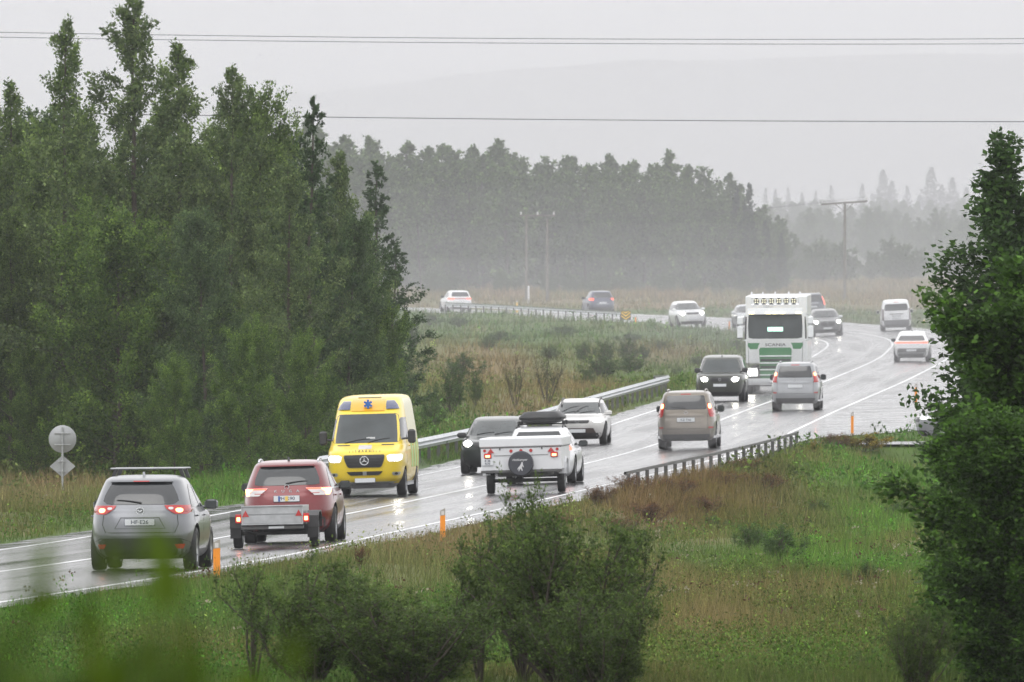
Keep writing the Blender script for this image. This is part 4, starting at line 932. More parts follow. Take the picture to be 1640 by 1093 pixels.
# ------------------------------------------------------------------ guard rails
WB = [(-.155, .0), (-.155, .02), (-.11, .04), (-.06, .085), (-.02, .03), (.0, .012), (.02, .03), (.06, .085), (.11, .04), (.155, .02), (.155, .0)]
def along(i, off, dz):
    i = min(max(i, 0), len(CL) - 1.001); k = int(i); f = i - k
    c = CL[k] * (1 - f) + CL[k + 1] * f; n = CN[k] * (1 - f) + CN[k + 1] * f
    return Vector((c[0] + n[0] * off, c[1] + n[1] * off, c[2] + c[3] * np.clip(off, -10, 10) + dz))
def idx_at(s_): return float(np.interp(s_, CS, np.arange(len(CS))))
def guard_rail(label, off, s0, s1, face, m, step=4.0, ends=None, box=False, zt=.68, postm=None, curl=None, every=2.0):
    root = empty('guard_rail', label, 'guard rail', along(idx_at(s0), off, 0)); inv = -root.location
    N_ = int((s1 - s0) / every) + 1; vs = []; fs = []; pr_ = WB if not box else [(-.04, -.03), (-.04, .03), (.04, .03), (.04, -.03)]; n = len(pr_)
    for k in range(N_):
        s_ = s0 + (s1 - s0) * k / (N_ - 1); d = 0
        if curl and s_ > s1 - curl: u = (s_ - s1 + curl) / curl; d = u * u * 1.1
        for (h, o_) in pr_:
            p = along(idx_at(s_), off + face * o_ + (d if off > 0 else -d), zt + h - (d * .1)) + inv; vs.append(p)
    for k in range(N_ - 1):
        for q in range(n if box else n - 1): fs.append((k * n + q, k * n + (q + 1) % n, (k + 1) * n + (q + 1) % n, (k + 1) * n + q))
    MB().add(vs, fs).build('rail_beam', m, root, smooth=60)
    s_ = s0
    while s_ <= s1 + .01:
        d = 0
        if curl and s_ > s1 - curl: u = (s_ - s1 + curl) / curl; d = u * u * 1.1
        p = along(idx_at(s_), off - face * .08 - d * (1 if off < 0 else -1), 0) + inv
        gz_ = zt - .02
        MB().box((p.x, p.y, p.z + gz_ / 2 - .3), (.10, .12, gz_ + .62), .01).build('post', postm or M['raildark'], root)
        s_ += step
    return root
def s_px(off, px, lo=0, hi=1e9, dz=0):
    best = None
    for s_ in np.arange(max(lo, 0), min(hi, CS[-1]), 1.0):
        p = along(idx_at(s_), off, dz); e = abs(820 + p.x * F / p.y - px)
        if best is None or e < best[0]: best = (e, s_)
    return best[1]
def s_of(px, py): X, Y, Z = at(px, py); _, _, j = near_road([X], [Y]); return CS[int(j[0])]
sL0 = s_px(-5.35, 508, 0, 450); sL1 = s_px(-5.35, 1086, 0, 500)
guard_rail('bright ridged guard rail along the left side of the road behind the ambulance', -5.35, sL0, sL1, 1, M['rail'], curl=10, zt=.62)
sR0 = s_px(5.15, 1000, 0, 500); sR1 = s_px(5.15, 1278, 0, 500)
guard_rail('dark guard rail with closely seen posts on the right side, ending at the side road', 5.15, sR0, sR1, -1, M['raildark'], box=True, step=4.0, zt=.50, curl=None)
sF0 = s_px(-5.4, 985, 720); sF1 = s_px(-5.4, 755, sF0)
gr = guard_rail('far guard rail beyond the grassy bank, ending in a yellow and black striped board', -5.4, sF0 - 3, sF1 + 14, 1, M['rail'], step=4.0, zt=.70)
p = along(idx_at(sF0 - 4.2), -5.3, .62) - gr.location
bd = MB().box((p.x, p.y, p.z), (.66, .03, .62), .005).build('end_board', mat('board_black', (.02, .02, .02), .5), gr, label='yellow and black striped end board')
yl = mat('board_yellow', (.8, .5, .03), .4); sm = MB()
for k in (-3, -1, 1):
    a = k * .11
    for sg in (-1, 1):
        pts = [(0, a), (.30, a + .24), (.30, a + .36), (0, a + .12)]
        pts = [(sg * x, min(max(z, -.30), .30)) for x, z in pts]; sm.prism([(p.x + x, p.z + z) for x, z in pts], 'y', p.y - .03, p.y - .016)
sm.build('board_stripe', yl, bd)

# ------------------------------------------------------------------ delineator posts
def delineator(label, px, py_, h=1.0, sc=1.0, col='orange'):
    X, Y, Z = at(px, py_); r = empty('marker_post', label, 'marker post', (X, Y, Z - .04), 'road marker posts')
    w = .055 * sc
    MB().prism([(-w, 0), (w, 0), (w, h * .80), (-w, h * .78)], 'y', -.03, .03).build('shaft', M[col], r)
    MB().prism([(-w, h * .782), (w, h * .802), (w, h), (-w, h * .93)], 'y', -.029, .029).build('cap', M['grey_cap'], r)
    MB().box((0, -.033, h * .86), (w * 1.1, .006, .08)).build('reflector', M['clear_lens'], r)
    return r
delineator('orange marker post by the grey car with the roof bar, nearest of the posts', 347, 931, .74, 1.05)
delineator('orange marker post beyond the bushes, between the trailer and the camper', 709, 868, .72, .95)
delineator('orange marker post standing in the puddled lay-by left of the silver hidden car', 1365, 694, .78, .85)
delineator('orange marker post at the edge of the puddled lay-by, touching the tree leaves', 1467, 645, .80, .9)
delineator('orange marker post left of the truck on the far stretch', 1168, 528, .68, .9)
delineator('small orange marker post between the striped board and the white oncoming crossover', 1018, 520, .6, .9)
delineator('yellow marker post behind the far guard rail, left of the dark blue car', 828, 501, 1.0, 1.4, 'cream_yel')
delineator('pale orange marker post beside the white van', 1480, 524, .62, .9, 'cream_yel')

# ------------------------------------------------------------------ back of the road sign
X, Y, Z = at(100, 792); r = empty('road_sign', 'grey back of a round road sign above a diamond one, on the left verge', 'road sign', (X, Y, Z - .1))
MB().tube([(0, 0, -.2), (0, 0, 1.95)], .032, 10).build('post', M['galv'], r, smooth=50)
MB().lathe([(0, .001), (0, .375), (-.012, .385), (-.02, .375), (-.02, .001)], (0, -.0 + .075, 1.62), 'y', 44).build('round_panel', M['sign'], r, smooth=40)
MB().prism([(-.36, .86), (0, .55), (.36, .86), (0, 1.17)], 'y', .05, .07).build('diamond_panel', M['sign'], r)
for z_, w_ in ((1.78, .46), (1.46, .46), (1.0, .24), (.72, .22)): MB().box((0, .035, z_), (w_, .03, .03), .004).box((0, -.01, z_), (.09, .09, .035), .01).build('bracket', M['galv'], r)


# ------------------------------------------------------------------ power line poles and wires
def pole(name, label, px, pb, pt_, rad=.13, Yfix=None):
    X, Y, Z = at(px, pb); s = F / Y; h = (pb - pt_) / s
    r = empty(name, label, 'power pole', (X, Y, Z - .2), None)
    MB().tube([(0, 0, 0), (0, 0, (h + .2) * .5), (0, 0, h + .2)], [rad, rad * .9, rad * .75], 12).build('pole', M['wood'], r, smooth=50)
    return r, X, Y, Z, h
rA, XA, YA, ZA, hA = pole('power_pole', 'left wooden pole of the pair in front of the far forest, with the crossarm', 843, 484, 345)
MB().box((.9, 0, hA + .15), (3.0, .14, .13), .01).build('crossarm', M['wood'], rA)
for x in (-.45, .95, 2.3):
    MB().lathe([(0, .04), (.06, .085), (.12, .05), (.18, .09), (.26, .03)], (x, 0, hA + .2), 'z', 12).build('insulator', M['porcelain'], rA, smooth=40)
rB, XB, YB, ZB_, hB = pole('power_pole', 'right wooden pole of the pair in front of the far forest', 876.5, 484, 350)
X, Y, Z = at(846.5, 486); r = empty('marker_stake', 'short white stake at the foot of the left wooden pole', 'stake', (X, Y, Z - .1))
MB().tube([(0, 0, 0), (0, 0, 1.45)], .09, 10).lathe([(0, .09), (.05, .06), (.07, .001)], (0, 0, 1.45), 'z', 10).build('stake', M['white_matt'], r)
rC, XC, YC, ZC, hC = pole('power_pole', 'single wooden pole with a long tilted crossarm above the lay-by cars', 1353, 482, 326)
MB().prism([(-1.95, hC + .02), (-1.95, hC + .17), (1.85, hC + .42), (1.85, hC + .27)], 'y', -.16, -.02).build('crossarm', M['wood'], rC)
MB().tube([(-.8, -.09, hC + .12), (0, -.09, hC - .55), (.8, -.09, hC + .3)], .035, 6).build('brace', M['wood'], rC)
for x in (-1.85, 0, 1.75): MB().lathe([(0, .03), (.06, .06), (.12, .03), (.2, .05), (.24, .02)], (x, -.09, hC + .2 + (x + 1.9) * .066), 'z', 10).build('insulator', M['porcelain'], rC, smooth=40)
def wire(label, Y, pts, rad=.028):
    xs = np.linspace(pts[0][0], pts[-1][0], 40); c = np.polyfit([p[0] for p in pts], [p[1] for p in pts], min(2, len(pts) - 1)); ys = np.polyval(c, xs); s = F / Y
    P_ = [((x - 820) / s, Y, CZ + (YH - y) / s) for x, y in zip(xs, ys)]
    tag(MB().tube(P_, rad, 6).build('power_wire', M['wire'], None, smooth=80), label, 'wire', 'overhead power wires')
wire('upper one of the two close wires crossing the sky', 470, [(-900, 34), (0, 42), (500, 60), (1000, 68), (1640, 65), (2600, 48)], .012)
wire('lower one of the two close wires crossing the sky', 474, [(-900, 44), (0, 50), (500, 66), (1000, 76), (1640, 74), (2600, 58)], .012)
wire('single lower wire crossing the sky above the far forest', 520, [(-900, 160), (350, 183), (820, 191), (1200, 196), (1640, 196), (2600, 190)], .017)
def span(label, a, b, sag, rad=.02):
    P_ = [(a[0] + (b[0] - a[0]) * t, a[1] + (b[1] - a[1]) * t, a[2] + (b[2] - a[2]) * t - sag * 4 * t * (1 - t)) for t in np.linspace(0, 1, 30)]
    tag(MB().tube(P_, rad, 5).build('power_wire', M['wire'], None, smooth=80), label, 'wire', 'overhead power wires')
for k, (xa, xc, lb) in enumerate(((-.45, -1.85, 'lowest'), (.95, 0, 'middle'), (2.3, 1.75, 'topmost'))):
    span('%s of the three sagging wires in front of the far forest' % lb, (XA + xa, YA, ZA + hA + .25), (XC + xc, YC - .09, ZC + hC + .3 + (xc + 1.9) * .066), .9 - .12 * k, .009)
# ------------------------------------------------------------------ trees and shrubs
def unit(v): return v / (np.linalg.norm(v, axis=-1, keepdims=True) + 1e-9)
def leaf_quads(c, a, l, w, r):
    """diamond leaves at c pointing along a"""
    n = len(c); rnd = unit(r.normal(size=(n, 3)) + np.array([0, 0, .9])); b = unit(np.cross(a, rnd)); l = l[:, None]; w = w[:, None]
    nn = np.cross(b, a)
    V = np.stack([c, c + a * l * .45 + b * w * .5 + nn * w * .12, c + a * l, c + a * l * .45 - b * w * .5 + nn * w * .12], 1).reshape(-1, 3)
    return V, np.arange(4 * n).reshape(-1, 4)
def grow(seed, H, R, nl, tw, per, leaf, t0=.12, prof=None, elev=(20, 62), lw=.55, base=(.05, .085, .025), tip=(.09, .13, .03), spread=.5, twl=.42, stems=0, clump=0.0, limbs_r=.010, twig_geo=False, droop=.0, bare=0.0, tvar=.35):
    r = np.random.default_rng(seed); tk = MB(); C0 = []; A0 = []; K0 = []; T0 = []; limbs = []
    base = np.array(base); tip = np.array(tip)
    if not stems:
        n = 9; wx = np.cumsum(r.normal(0, H * .006, n)); wy = np.cumsum(r.normal(0, H * .006, n)); tz = np.linspace(0, H * .97, n)
        wx -= wx[0]; wy -= wy[0]; rad = H * limbs_r * (1 - tz / H * .95) + .008
        tk.tube(np.c_[wx, wy, tz], rad, 8)
        for i in range(nl):
            t = t0 + (1 - t0) * ((i + r.random()) / nl) ** .92; z = H * t * .97
            b = np.array([np.interp(z, tz, wx), np.interp(z, tz, wy), z]); az = i * 2.399 + r.normal(0, .4)
            L = R * prof(t) * r.uniform(.5, 1.28); el = math.radians(elev[0] + (elev[1] - elev[0]) * t + r.normal(0, 7))
            limbs.append((b, az, max(L, .10) / max(math.cos(el), .62), el, max(.008, .022 * L / R * H / 9 * (1.1 - t))))
    else:
        for i in range(stems):
            az = i * 2.399 + r.normal(0, .5); ln = r.uniform(.05, spread) * (1 if i else .2); hh = H * r.uniform(.62, 1.0) * (1 - .35 * ln)
            k = 6; pts = []
            for q in range(k):
                t = q / (k - 1); rr = R * ln * (t ** .8) * 1.5; pts.append((rr * math.cos(az + .25 * t) + r.normal(0, .02 * H) * t, rr * math.sin(az + .25 * t) + r.normal(0, .02 * H) * t, hh * t))
            tk.tube(pts, [H * .010 * (1 - .8 * q / (k - 1)) + .003 for q in range(k)], 5); pts = np.array(pts)
            for j in range(nl):
                t = t0 + (1 - t0) * (j + r.random()) / nl; f = t * (k - 1); a = min(int(f), k - 2); b = pts[a] + (pts[a + 1] - pts[a]) * (f - a)
                L = R * r.uniform(.18, .46) * (1.15 - .6 * t); el = math.radians(r.uniform(*elev)); limbs.append((b, az + r.normal(0, 1.3), L, el, .006 * H / 2.5))
    for (b, az, L, el, rad) in limbs:
        k = 5; u = np.linspace(0, 1, k)[:, None]; d0 = np.array([math.cos(az) * math.cos(el), math.sin(az) * math.cos(el), math.sin(el)]); d1 = unit(d0 + np.array([0, 0, (.28 if not stems else .5) - droop]) + r.normal(0, .15, 3))
        pts = b + (d0 * u + (d1 - d0) * u * u * .5) * L
        tk.tube(pts, [max(rad * (1 - .8 * q / (k - 1)), .003) for q in range(k)], 4 if rad < .02 else 5, cap=False)
        nt = max(3, int(tw * (L / R) ** .8)); uu = r.uniform(.12, 1, nt) ** .75; uu[:2] = 1
        bp = b + (d0 * uu[:, None] + (d1 - d0) * uu[:, None] ** 2 * .5) * L
        td = unit(d1 * .8 + r.normal(0, .62, (nt, 3)) + np.array([0, 0, .25 - droop])); tf = min(1, .22 + .6 * L / (.45 * R)) if not stems else 1.0; tl = twl * r.uniform(.5, 1.2, nt) * tf
        keep = r.random(nt) > bare
        if twig_geo:
            for q in range(nt): tk.tube([bp[q], bp[q] + td[q] * tl[q]], [.0035, .0015], 3, cap=False)
        bp, td, tl = bp[keep], td[keep], tl[keep]; nt = len(bp)
        if not nt: continue
        f = r.uniform(.05, 1.05, (nt, per)); c = bp[:, None] + td[:, None] * (tl[:, None] * f)[..., None] + r.normal(0, (.035 + .06 * clump) * (.35 + .65 * tf), (nt, per, 3))
        a = unit(td[:, None] * .7 + r.normal(0, .65, (nt, per, 3)) + np.array([0, 0, -.05 - droop]))
        C0.append(c.reshape(-1, 3)); A0.append(a.reshape(-1, 3)); tv = r.normal(0, tvar, nt); K0.append(np.repeat(tv, per)); T0.append(np.clip(f.reshape(-1) * uu[keep].repeat(per), 0, 1))
    C0 = np.vstack(C0); A0 = np.vstack(A0); K0 = np.concatenate(K0); T0 = np.concatenate(T0); n = len(C0)
    l = leaf * r.uniform(.6, 1.25, n); V, Fc = leaf_quads(C0, A0, l, l * lw, r)
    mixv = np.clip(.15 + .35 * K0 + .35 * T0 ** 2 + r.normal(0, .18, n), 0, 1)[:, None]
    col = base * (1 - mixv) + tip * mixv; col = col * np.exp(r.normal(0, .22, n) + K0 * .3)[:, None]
    return tk, V, Fc, np.repeat(np.clip(col, .004, .6), 4, 0), n
PROTO = {}; TOP = {}
def proto(key, **k):
    tk, V, Fc, col, n = grow(**k)
    lm = M['leaf_far'] if key.startswith('far') else M['leaf']
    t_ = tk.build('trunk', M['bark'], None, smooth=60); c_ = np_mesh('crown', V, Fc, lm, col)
    TOP[key] = (float(np.percentile(V[:, 2], 99.93)), float(V[V[:, 2] > np.percentile(V[:, 2], 99.6)][:, 0].mean())); PROTO[key] = (t_.data, c_.data); bpy.data.objects.remove(t_); bpy.data.objects.remove(c_)
def plant(key, name, label, cat, X, Y, Z, sc=1.0, rot=0, group=None, sz=None, parts=('trunk', 'crown'), tilt=0):
    r = empty(name, label, cat, (X, Y, Z), group); r.scale = (sc, sc, sz or sc); r.rotation_euler = (tilt, 0, rot)
    for nm, me in zip(parts, PROTO[key]):
        o = bpy.data.objects.new(nm, me); COL.objects.link(o); o.parent = r
    return r
round_p = lambda t: (math.sin(math.pi * min(1, (t * 1.02) ** .75)) ** .6 if t < .97 else .2) * (1.08 - .45 * t) + .08
spire_p = lambda t: (1 - t) ** 1.02 * (.8 + .2 * min(1, t * 5)) * 1.05 + .035
cone_p = lambda t: (1 - t) ** .9 * 1.0 + .03
LG = dict(base=(.085, .140, .040), tip=(.19, .265, .065))
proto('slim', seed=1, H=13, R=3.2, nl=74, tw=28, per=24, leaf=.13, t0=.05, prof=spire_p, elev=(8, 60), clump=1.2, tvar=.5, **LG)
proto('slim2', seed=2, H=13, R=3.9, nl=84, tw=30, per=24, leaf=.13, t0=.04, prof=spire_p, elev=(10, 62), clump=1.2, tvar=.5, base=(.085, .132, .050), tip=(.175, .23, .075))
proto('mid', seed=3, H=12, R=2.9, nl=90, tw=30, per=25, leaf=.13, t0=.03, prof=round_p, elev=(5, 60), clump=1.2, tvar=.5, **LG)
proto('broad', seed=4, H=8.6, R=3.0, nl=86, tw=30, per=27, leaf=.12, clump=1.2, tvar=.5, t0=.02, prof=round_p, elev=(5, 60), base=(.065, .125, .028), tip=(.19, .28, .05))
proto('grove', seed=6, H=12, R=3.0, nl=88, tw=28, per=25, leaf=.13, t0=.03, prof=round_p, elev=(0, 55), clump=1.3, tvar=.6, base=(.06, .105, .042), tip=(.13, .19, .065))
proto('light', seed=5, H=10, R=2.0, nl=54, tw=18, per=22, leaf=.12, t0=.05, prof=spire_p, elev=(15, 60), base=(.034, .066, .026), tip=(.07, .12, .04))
FG = dict(base=(.055, .095, .032), tip=(.12, .18, .055), lw=.75, clump=1.5, tvar=.5)
for k_ in range(4):
    proto('far%d' % k_, seed=20 + k_, H=12.5, R=(3.2, 2.6, 2.9, 3.6)[k_], nl=58, tw=15, per=13, leaf=.30, t0=.01, prof=(spire_p, round_p, spire_p, spire_p)[k_], twl=.7, **FG)
for k_ in range(2):
    proto('farspruce%d' % k_, seed=30 + k_, H=12, R=2.3, nl=110, tw=10, per=12, leaf=.30, t0=.04, prof=cone_p, elev=(-12, 30), twl=.55, base=(.016, .034, .020), tip=(.032, .055, .03), lw=.45, droop=.3, clump=.8)
proto('farshrub', seed=35, H=2.6, R=1.6, nl=9, stems=11, tw=9, per=14, leaf=.16, t0=.15, elev=(10, 60), spread=.6, twl=.4, base=(.045, .075, .026), tip=(.09, .13, .04), lw=.6)
proto('shrub', seed=36, H=2.3, R=1.35, nl=9, stems=12, tw=12, per=17, leaf=.07, t0=.15, elev=(15, 65), spread=.62, twl=.30, base=(.038, .075, .020), tip=(.09, .15, .035), lw=.5)
proto('bare', seed=37, H=2.6, R=1.2, nl=8, stems=8, tw=10, per=9, leaf=.07, t0=.25, elev=(25, 70), spread=.6, twl=.35, base=(.06, .065, .03), tip=(.11, .12, .05), bare=.45, twig_geo=True)

def tree_at(key, name, label, px, Yd, ptop, Hp, rot, group=None, wide=1.0):
    s = F / Yd; X = (px - 820) / s; Z = terrain(X, Yd); h = CZ + (YH - ptop) / s - Z
    sz = h / TOP[key][0]; return plant(key, name, label, 'tree', X, Yd, Z - .1, sz * wide, rot, group, sz=sz)
HP = dict(slim=13, slim2=13, mid=12, broad=8.6, light=10)
lf = 'trees of the near left wood'
L_ = [('slim', 100, 404, 28, 'slender tree with a thin bare-stemmed top, left of the tallest tree', .8), ('slim2', 214, 400, -6, 'tallest tree of the left wood, its top touching the upper edge', 1.0), ('slim', 292, 402, 66, 'tree with a leaning top just right of the tallest one', .95),
      ('slim2', 372, 398, 106, 'slim tree with a feathery top, second step down from the tallest tree', .8), ('mid', 428, 404, 132, 'tree with the rounded top in the middle of the descending wood edge', .78), ('light', 494, 396, 152, 'sparse slim tree with a wire crossing right of its top', .8),
      ('slim', 22, 408, 128, 'tree at the left edge of the photo behind the slender-topped one', .95), ('broad', 185, 396, 312, 'broad bushy tree in front of the tall ones, above the round sign', 1.0), ('mid', 20, 402, 330, 'dark bushy tree in the lower left corner of the wood', .9),
      ('mid', 325, 392, 330, 'leafy tree between the bushy front tree and the ambulance side', .85), ('slim2', 462, 388, 262, 'dense tree standing behind the red car', .95), ('mid', 560, 400, 338, 'tree above the ambulance with a bare lower trunk', .82),
      ('slim2', 545, 430, 240, 'tree at the wood edge next to the blue-green pointed one', .85), ('broad', 400, 380, 500, 'low round tree at the foot of the wood behind the red car', .8), ('slim', 262, 430, 150, 'tree deep in the wood behind the tallest tree', 1.1),
      ('broad', 50, 398, 540, 'low leafy bush tree directly behind the round sign', .8), ('mid', 120, 425, 190, 'tree deep in the wood between the two highest tops', 1.0), ('broad', 280, 378, 560, 'low bush tree above the roof of the grey car', .75),
      ('mid', 395, 432, 205, 'tree deep in the wood, right half', 1.0), ('broad', 490, 384, 520, 'low tree left of the ambulance roof', .7), ('slim2', -70, 405, 90, 'tree cut by the left edge of the photo', 1.0), ('mid', -180, 400, 140, 'tree beyond the left edge', 1.0), ('slim', -300, 410, 60, 'tree further beyond the left edge', 1.0)]
L_ += [('mid', 70, 436, 170, 'tree deep in the wood behind the slender-topped one', 1.1), ('mid', 340, 440, 190, 'tree deep in the wood left of its rounded top', 1.1), ('mid', 450, 444, 235, 'tree deep in the wood near its right end', 1.1), ('mid', 200, 420, 235, 'tree just behind the broad bushy front tree', 1.15), ('mid', 520, 436, 300, 'tree filling the right end of the near wood', 1.0),
       ('mid', 110, 410, 300, 'dark tree between the bushy front tree and the left edge', 1.1), ('mid', 250, 408, 285, 'dark tree right behind the bushy front tree', 1.0), ('mid', -20, 430, 180, 'tree deep in the wood at the left edge', 1.1), ('broad', 370, 396, 470, 'low leafy tree between the grey car and the ambulance', .8), ('broad', 570, 415, 520, 'low leafy tree directly above the ambulance roof', .6)]
for k, (key, px, Yd, top, lb, wd) in enumerate(L_):
    if key == 'mid' and k % 2: key = 'grove'
    HP['grove'] = 12
    tree_at(key, 'broadleaf_tree', lb, px, Yd, top, HP[key], k * 1.7, lf, wd)
tree_at('light', 'larch_tree', 'blue-green pointed tree standing apart behind the right end of the near wood', 602, 560, 256, 10, .5, None, 1.15)
tree_at('light', 'larch_tree', 'lower hazy tree below the pointed one, at the right tip of the near wood', 628, 520, 390, 10, 2.2, None, 1.3)
tree_at('broad', 'broadleaf_tree', 'bushy tree hanging over the road right above the ambulance roof', 610, 430, 470, 8.6, 3.2, lf, .75)

# the far wood behind the road
topx = [(380, 215), (540, 222), (600, 232), (680, 238), (760, 232), (820, 246), (880, 250), (950, 262), (1000, 258), (1050, 256), (1100, 262), (1130, 275), (1165, 284), (1190, 300), (1215, 325), (1245, 360), (1290, 400)]
tx_ = np.array(topx, float); n_ = 0
kinds = ['round-crowned', 'ragged', 'narrow', 'leaning', 'dense', 'light']
for row, (Y0, dy, step) in enumerate(((1285, 0, 30), (1318, 6, 33), (1352, 4, 38))):
    px = 430 + row * 11
    while px < 1262:
        top = float(np.interp(px, tx_[:, 0], tx_[:, 1])) + random.uniform(-9, 16) + (16 if row == 0 else 0) + (random.random() < .2) * -20
        key = 'far%d' % random.randrange(4)
        place_ = 'front row' if row == 0 else ('second row' if row == 1 else 'back row')
        tree_at(key, 'forest_tree', 'hazy tree in the %s of the wood behind the far road' % place_, px, Y0 + random.uniform(-8, 8), top, 12.5, random.random() * 6, 'far wood trees, %s' % place_, random.uniform(.9, 1.25))
        px += step * random.uniform(.7, 1.25)
for i, (px, top, w) in enumerate([(1199, 292, .62), (1180, 300, .6), (1228, 352, .7), (1252, 372, .7)]):
    tree_at('farspruce%d' % (i % 2), 'spruce_tree', ['pointed spruce at the right end of the far wood', 'narrow spruce just left of the pointed one at the far wood end', 'low spruce where the far wood slopes down', 'lowest spruce at the foot of the far wood slope'][i], px, 1275 + i * 5, top, 12, i, None, w)
# bushes under the far wood
for k in range(26):
    px = random.uniform(690, 1290); Yd = random.uniform(1225, 1262); s = F / Yd; X = (px - 820) / s
    plant('farshrub', 'shrub', 'low bush at the foot of the far wood', 'shrub', X, Yd, terrain(X, Yd) - .1, random.uniform(.45, .85), random.random() * 6, 'bushes at the foot of the far wood')
# misty slope on the right
for k in range(90):
    px = random.uniform(1205, 1720); Yd = random.uniform(2350, 2900); s = F / Yd; X = (px - 820) / s; Z = terrain(X, Yd); h = random.uniform(5.5, 9.5)
    plant('far%d' % (k % 4), 'misty_tree', 'faint tree in the misty belt right of the far wood', 'tree', X, Yd, Z - .2, h / 12.5 * 1.3, random.random() * 6, 'misty trees on the right slope', sz=h / 12.5)
for k in range(60):
    px = random.uniform(1215, 1700); Yd = random.uniform(1400, 1900); s = F / Yd; X = (px - 820) / s
    plant('farshrub', 'shrub', 'pale bush on the misty field behind the pole', 'shrub', X, Yd, terrain(X, Yd) - .1, random.uniform(.8, 1.7), random.random() * 6, 'bushes on the misty field')
for i, (px, top, w) in enumerate([(1226, 300, .5), (1242, 302, .6), (1263, 300, .5), (1285, 308, .7), (1306, 306, .55), (1330, 296, .65), (1352, 322, .8), (1381, 294, .7), (1398, 310, .8), (1416, 272, .9), (1428, 290, .9), (1452, 297, .7), (1472, 312, .9), (1491, 268, 1.0), (1510, 296, .9), (1527, 284, .9), (1548, 300, 1.0), (1580, 290, 1.0), (1620, 280, 1.0)]):
    tree_at('farspruce%d' % (i % 2), 'spruce_tree', 'ghostly spruce on the skyline in the mist', px, 4750 + (i % 3) * 90, top, 12, i, 'ghostly skyline spruces', w * 1.35)
for k in range(80):
    px = random.uniform(1215, 1700); Yd = random.uniform(3500, 4000); s = F / Yd; X = (px - 820) / s; Z = terrain(X, Yd); h = random.uniform(6, 10)
    plant('far%d' % (k % 4), 'misty_tree', 'very faint tree below the skyline spruces', 'tree', X, Yd, Z - .2, h / 12.5 * 1.5, random.random() * 6, 'faint trees below the skyline', sz=h / 12.5)

# shrubs on the bank inside the bend
def shrub_px(key, label, px, pb, wpx, hpx, Hp=2.3, Rp=1.35, rot=0, group=None, name='shrub', cat='shrub'):
    X, Y, Z = at(px, pb); s = F / Y; sx = wpx / 2 / s / (Rp * 1.05); sz = hpx / s / TOP[key][0]
    return plant(key, name, label, cat, X, Y, Z - .05, sx, rot, group, sz=sz, parts=('stems', 'foliage'))
shrub_px('shrub', 'round bush on the bank right of the near wood', 722, 665, 92, 92, rot=1)
shrub_px('shrub', 'bush touching the right edge of the near wood', 690, 690, 80, 60, rot=2)
shrub_px('shrub', 'small bush right of the round bush on the bank', 762, 650, 44, 62, rot=2.6)
shrub_px('bare', 'thin half-bare shrub, left one of the pair on the bank', 826, 655, 50, 95, 2.6, 1.2, rot=1)
shrub_px('bare', 'thin half-bare shrub, tall right one of the pair on the bank', 876, 650, 74, 100, 2.6, 1.2, rot=4)
for i, (px, pb, w, h) in enumerate([(935, 582, 60, 40), (968, 584, 62, 48), (1004, 580, 64, 42), (1030, 578, 44, 30)]):
    shrub_px('farshrub' if 0 else 'shrub', ['leftmost bush of the dark row on the bank', 'tallest bush of the dark row on the bank', 'third bush of the dark row on the bank', 'rightmost low bush of the dark row on the bank'][i], px, pb, w, h, rot=i)
for i, (px, pb, w, h) in enumerate([(740, 612, 110, 54), (960, 606, 120, 40), (1010, 598, 90, 34), (690, 522, 70, 24), (735, 524, 66, 20), (800, 548, 80, 22), (900, 540, 90, 22), (1010, 548, 80, 18), (1060, 560, 70, 18), (660, 560, 60, 50), (655, 640, 50, 60), (880, 575, 60, 26), (940, 620, 60, 30), (1120, 585, 60, 16), (1180, 560, 40, 20), (780, 560, 50, 26), (1085, 600, 40, 14)]):
    shrub_px('shrub', 'low bush in the rough grass of the bank inside the bend', px, pb, w, h, rot=i * 1.3, group='low bushes inside the bend')
# shrubs on the near right slope
for i, (px, pb, w, h) in enumerate([(1250, 905, 130, 75), (1200, 880, 90, 50), (1310, 830, 80, 34), (1390, 940, 100, 50), (1270, 1065, 120, 46), (1380, 1080, 90, 40), (1140, 850, 80, 30), (1440, 830, 80, 34)]):
    shrub_px('shrub', ['dark round bush in the middle of the right-hand grass', 'bush touching the dark round one on its left', 'low bush above the dark round one', 'pale low bush right of the dark round one', 'low bush at the bottom edge right of the centre bushes', 'low bush at the bottom edge beside the big tree', 'low bush under the dark guard rail', 'low bush by the big tree, level with the guard rail end'][i], px, pb, w, h, rot=i)
proto('yellow', seed=41, H=1.0, R=.9, nl=6, stems=11, tw=10, per=14, leaf=.08, t0=.2, elev=(20, 70), spread=.7, twl=.22, base=(.14, .12, .03), tip=(.36, .26, .04), lw=.5)
proto('rust', seed=42, H=1.0, R=.8, nl=6, stems=14, tw=9, per=10, leaf=.05, t0=.25, elev=(40, 80), spread=.6, twl=.22, base=(.08, .045, .02), tip=(.20, .09, .04), lw=.5, twig_geo=True)
shrub_px('yellow', 'yellowing weeds at the end of the dark guard rail', 1385, 728, 110, 34, 1.0, .9, 1, name='weeds', cat='plant')
shrub_px('rust', 'reddish weeds beside the orange post in the lay-by', 1338, 726, 70, 36, 1.0, .8, 2, name='weeds', cat='plant')
shrub_px('yellow', 'small yellow-green plant right of the guard rail end', 1305, 730, 40, 30, 1.0, .9, 3, name='weeds', cat='plant')
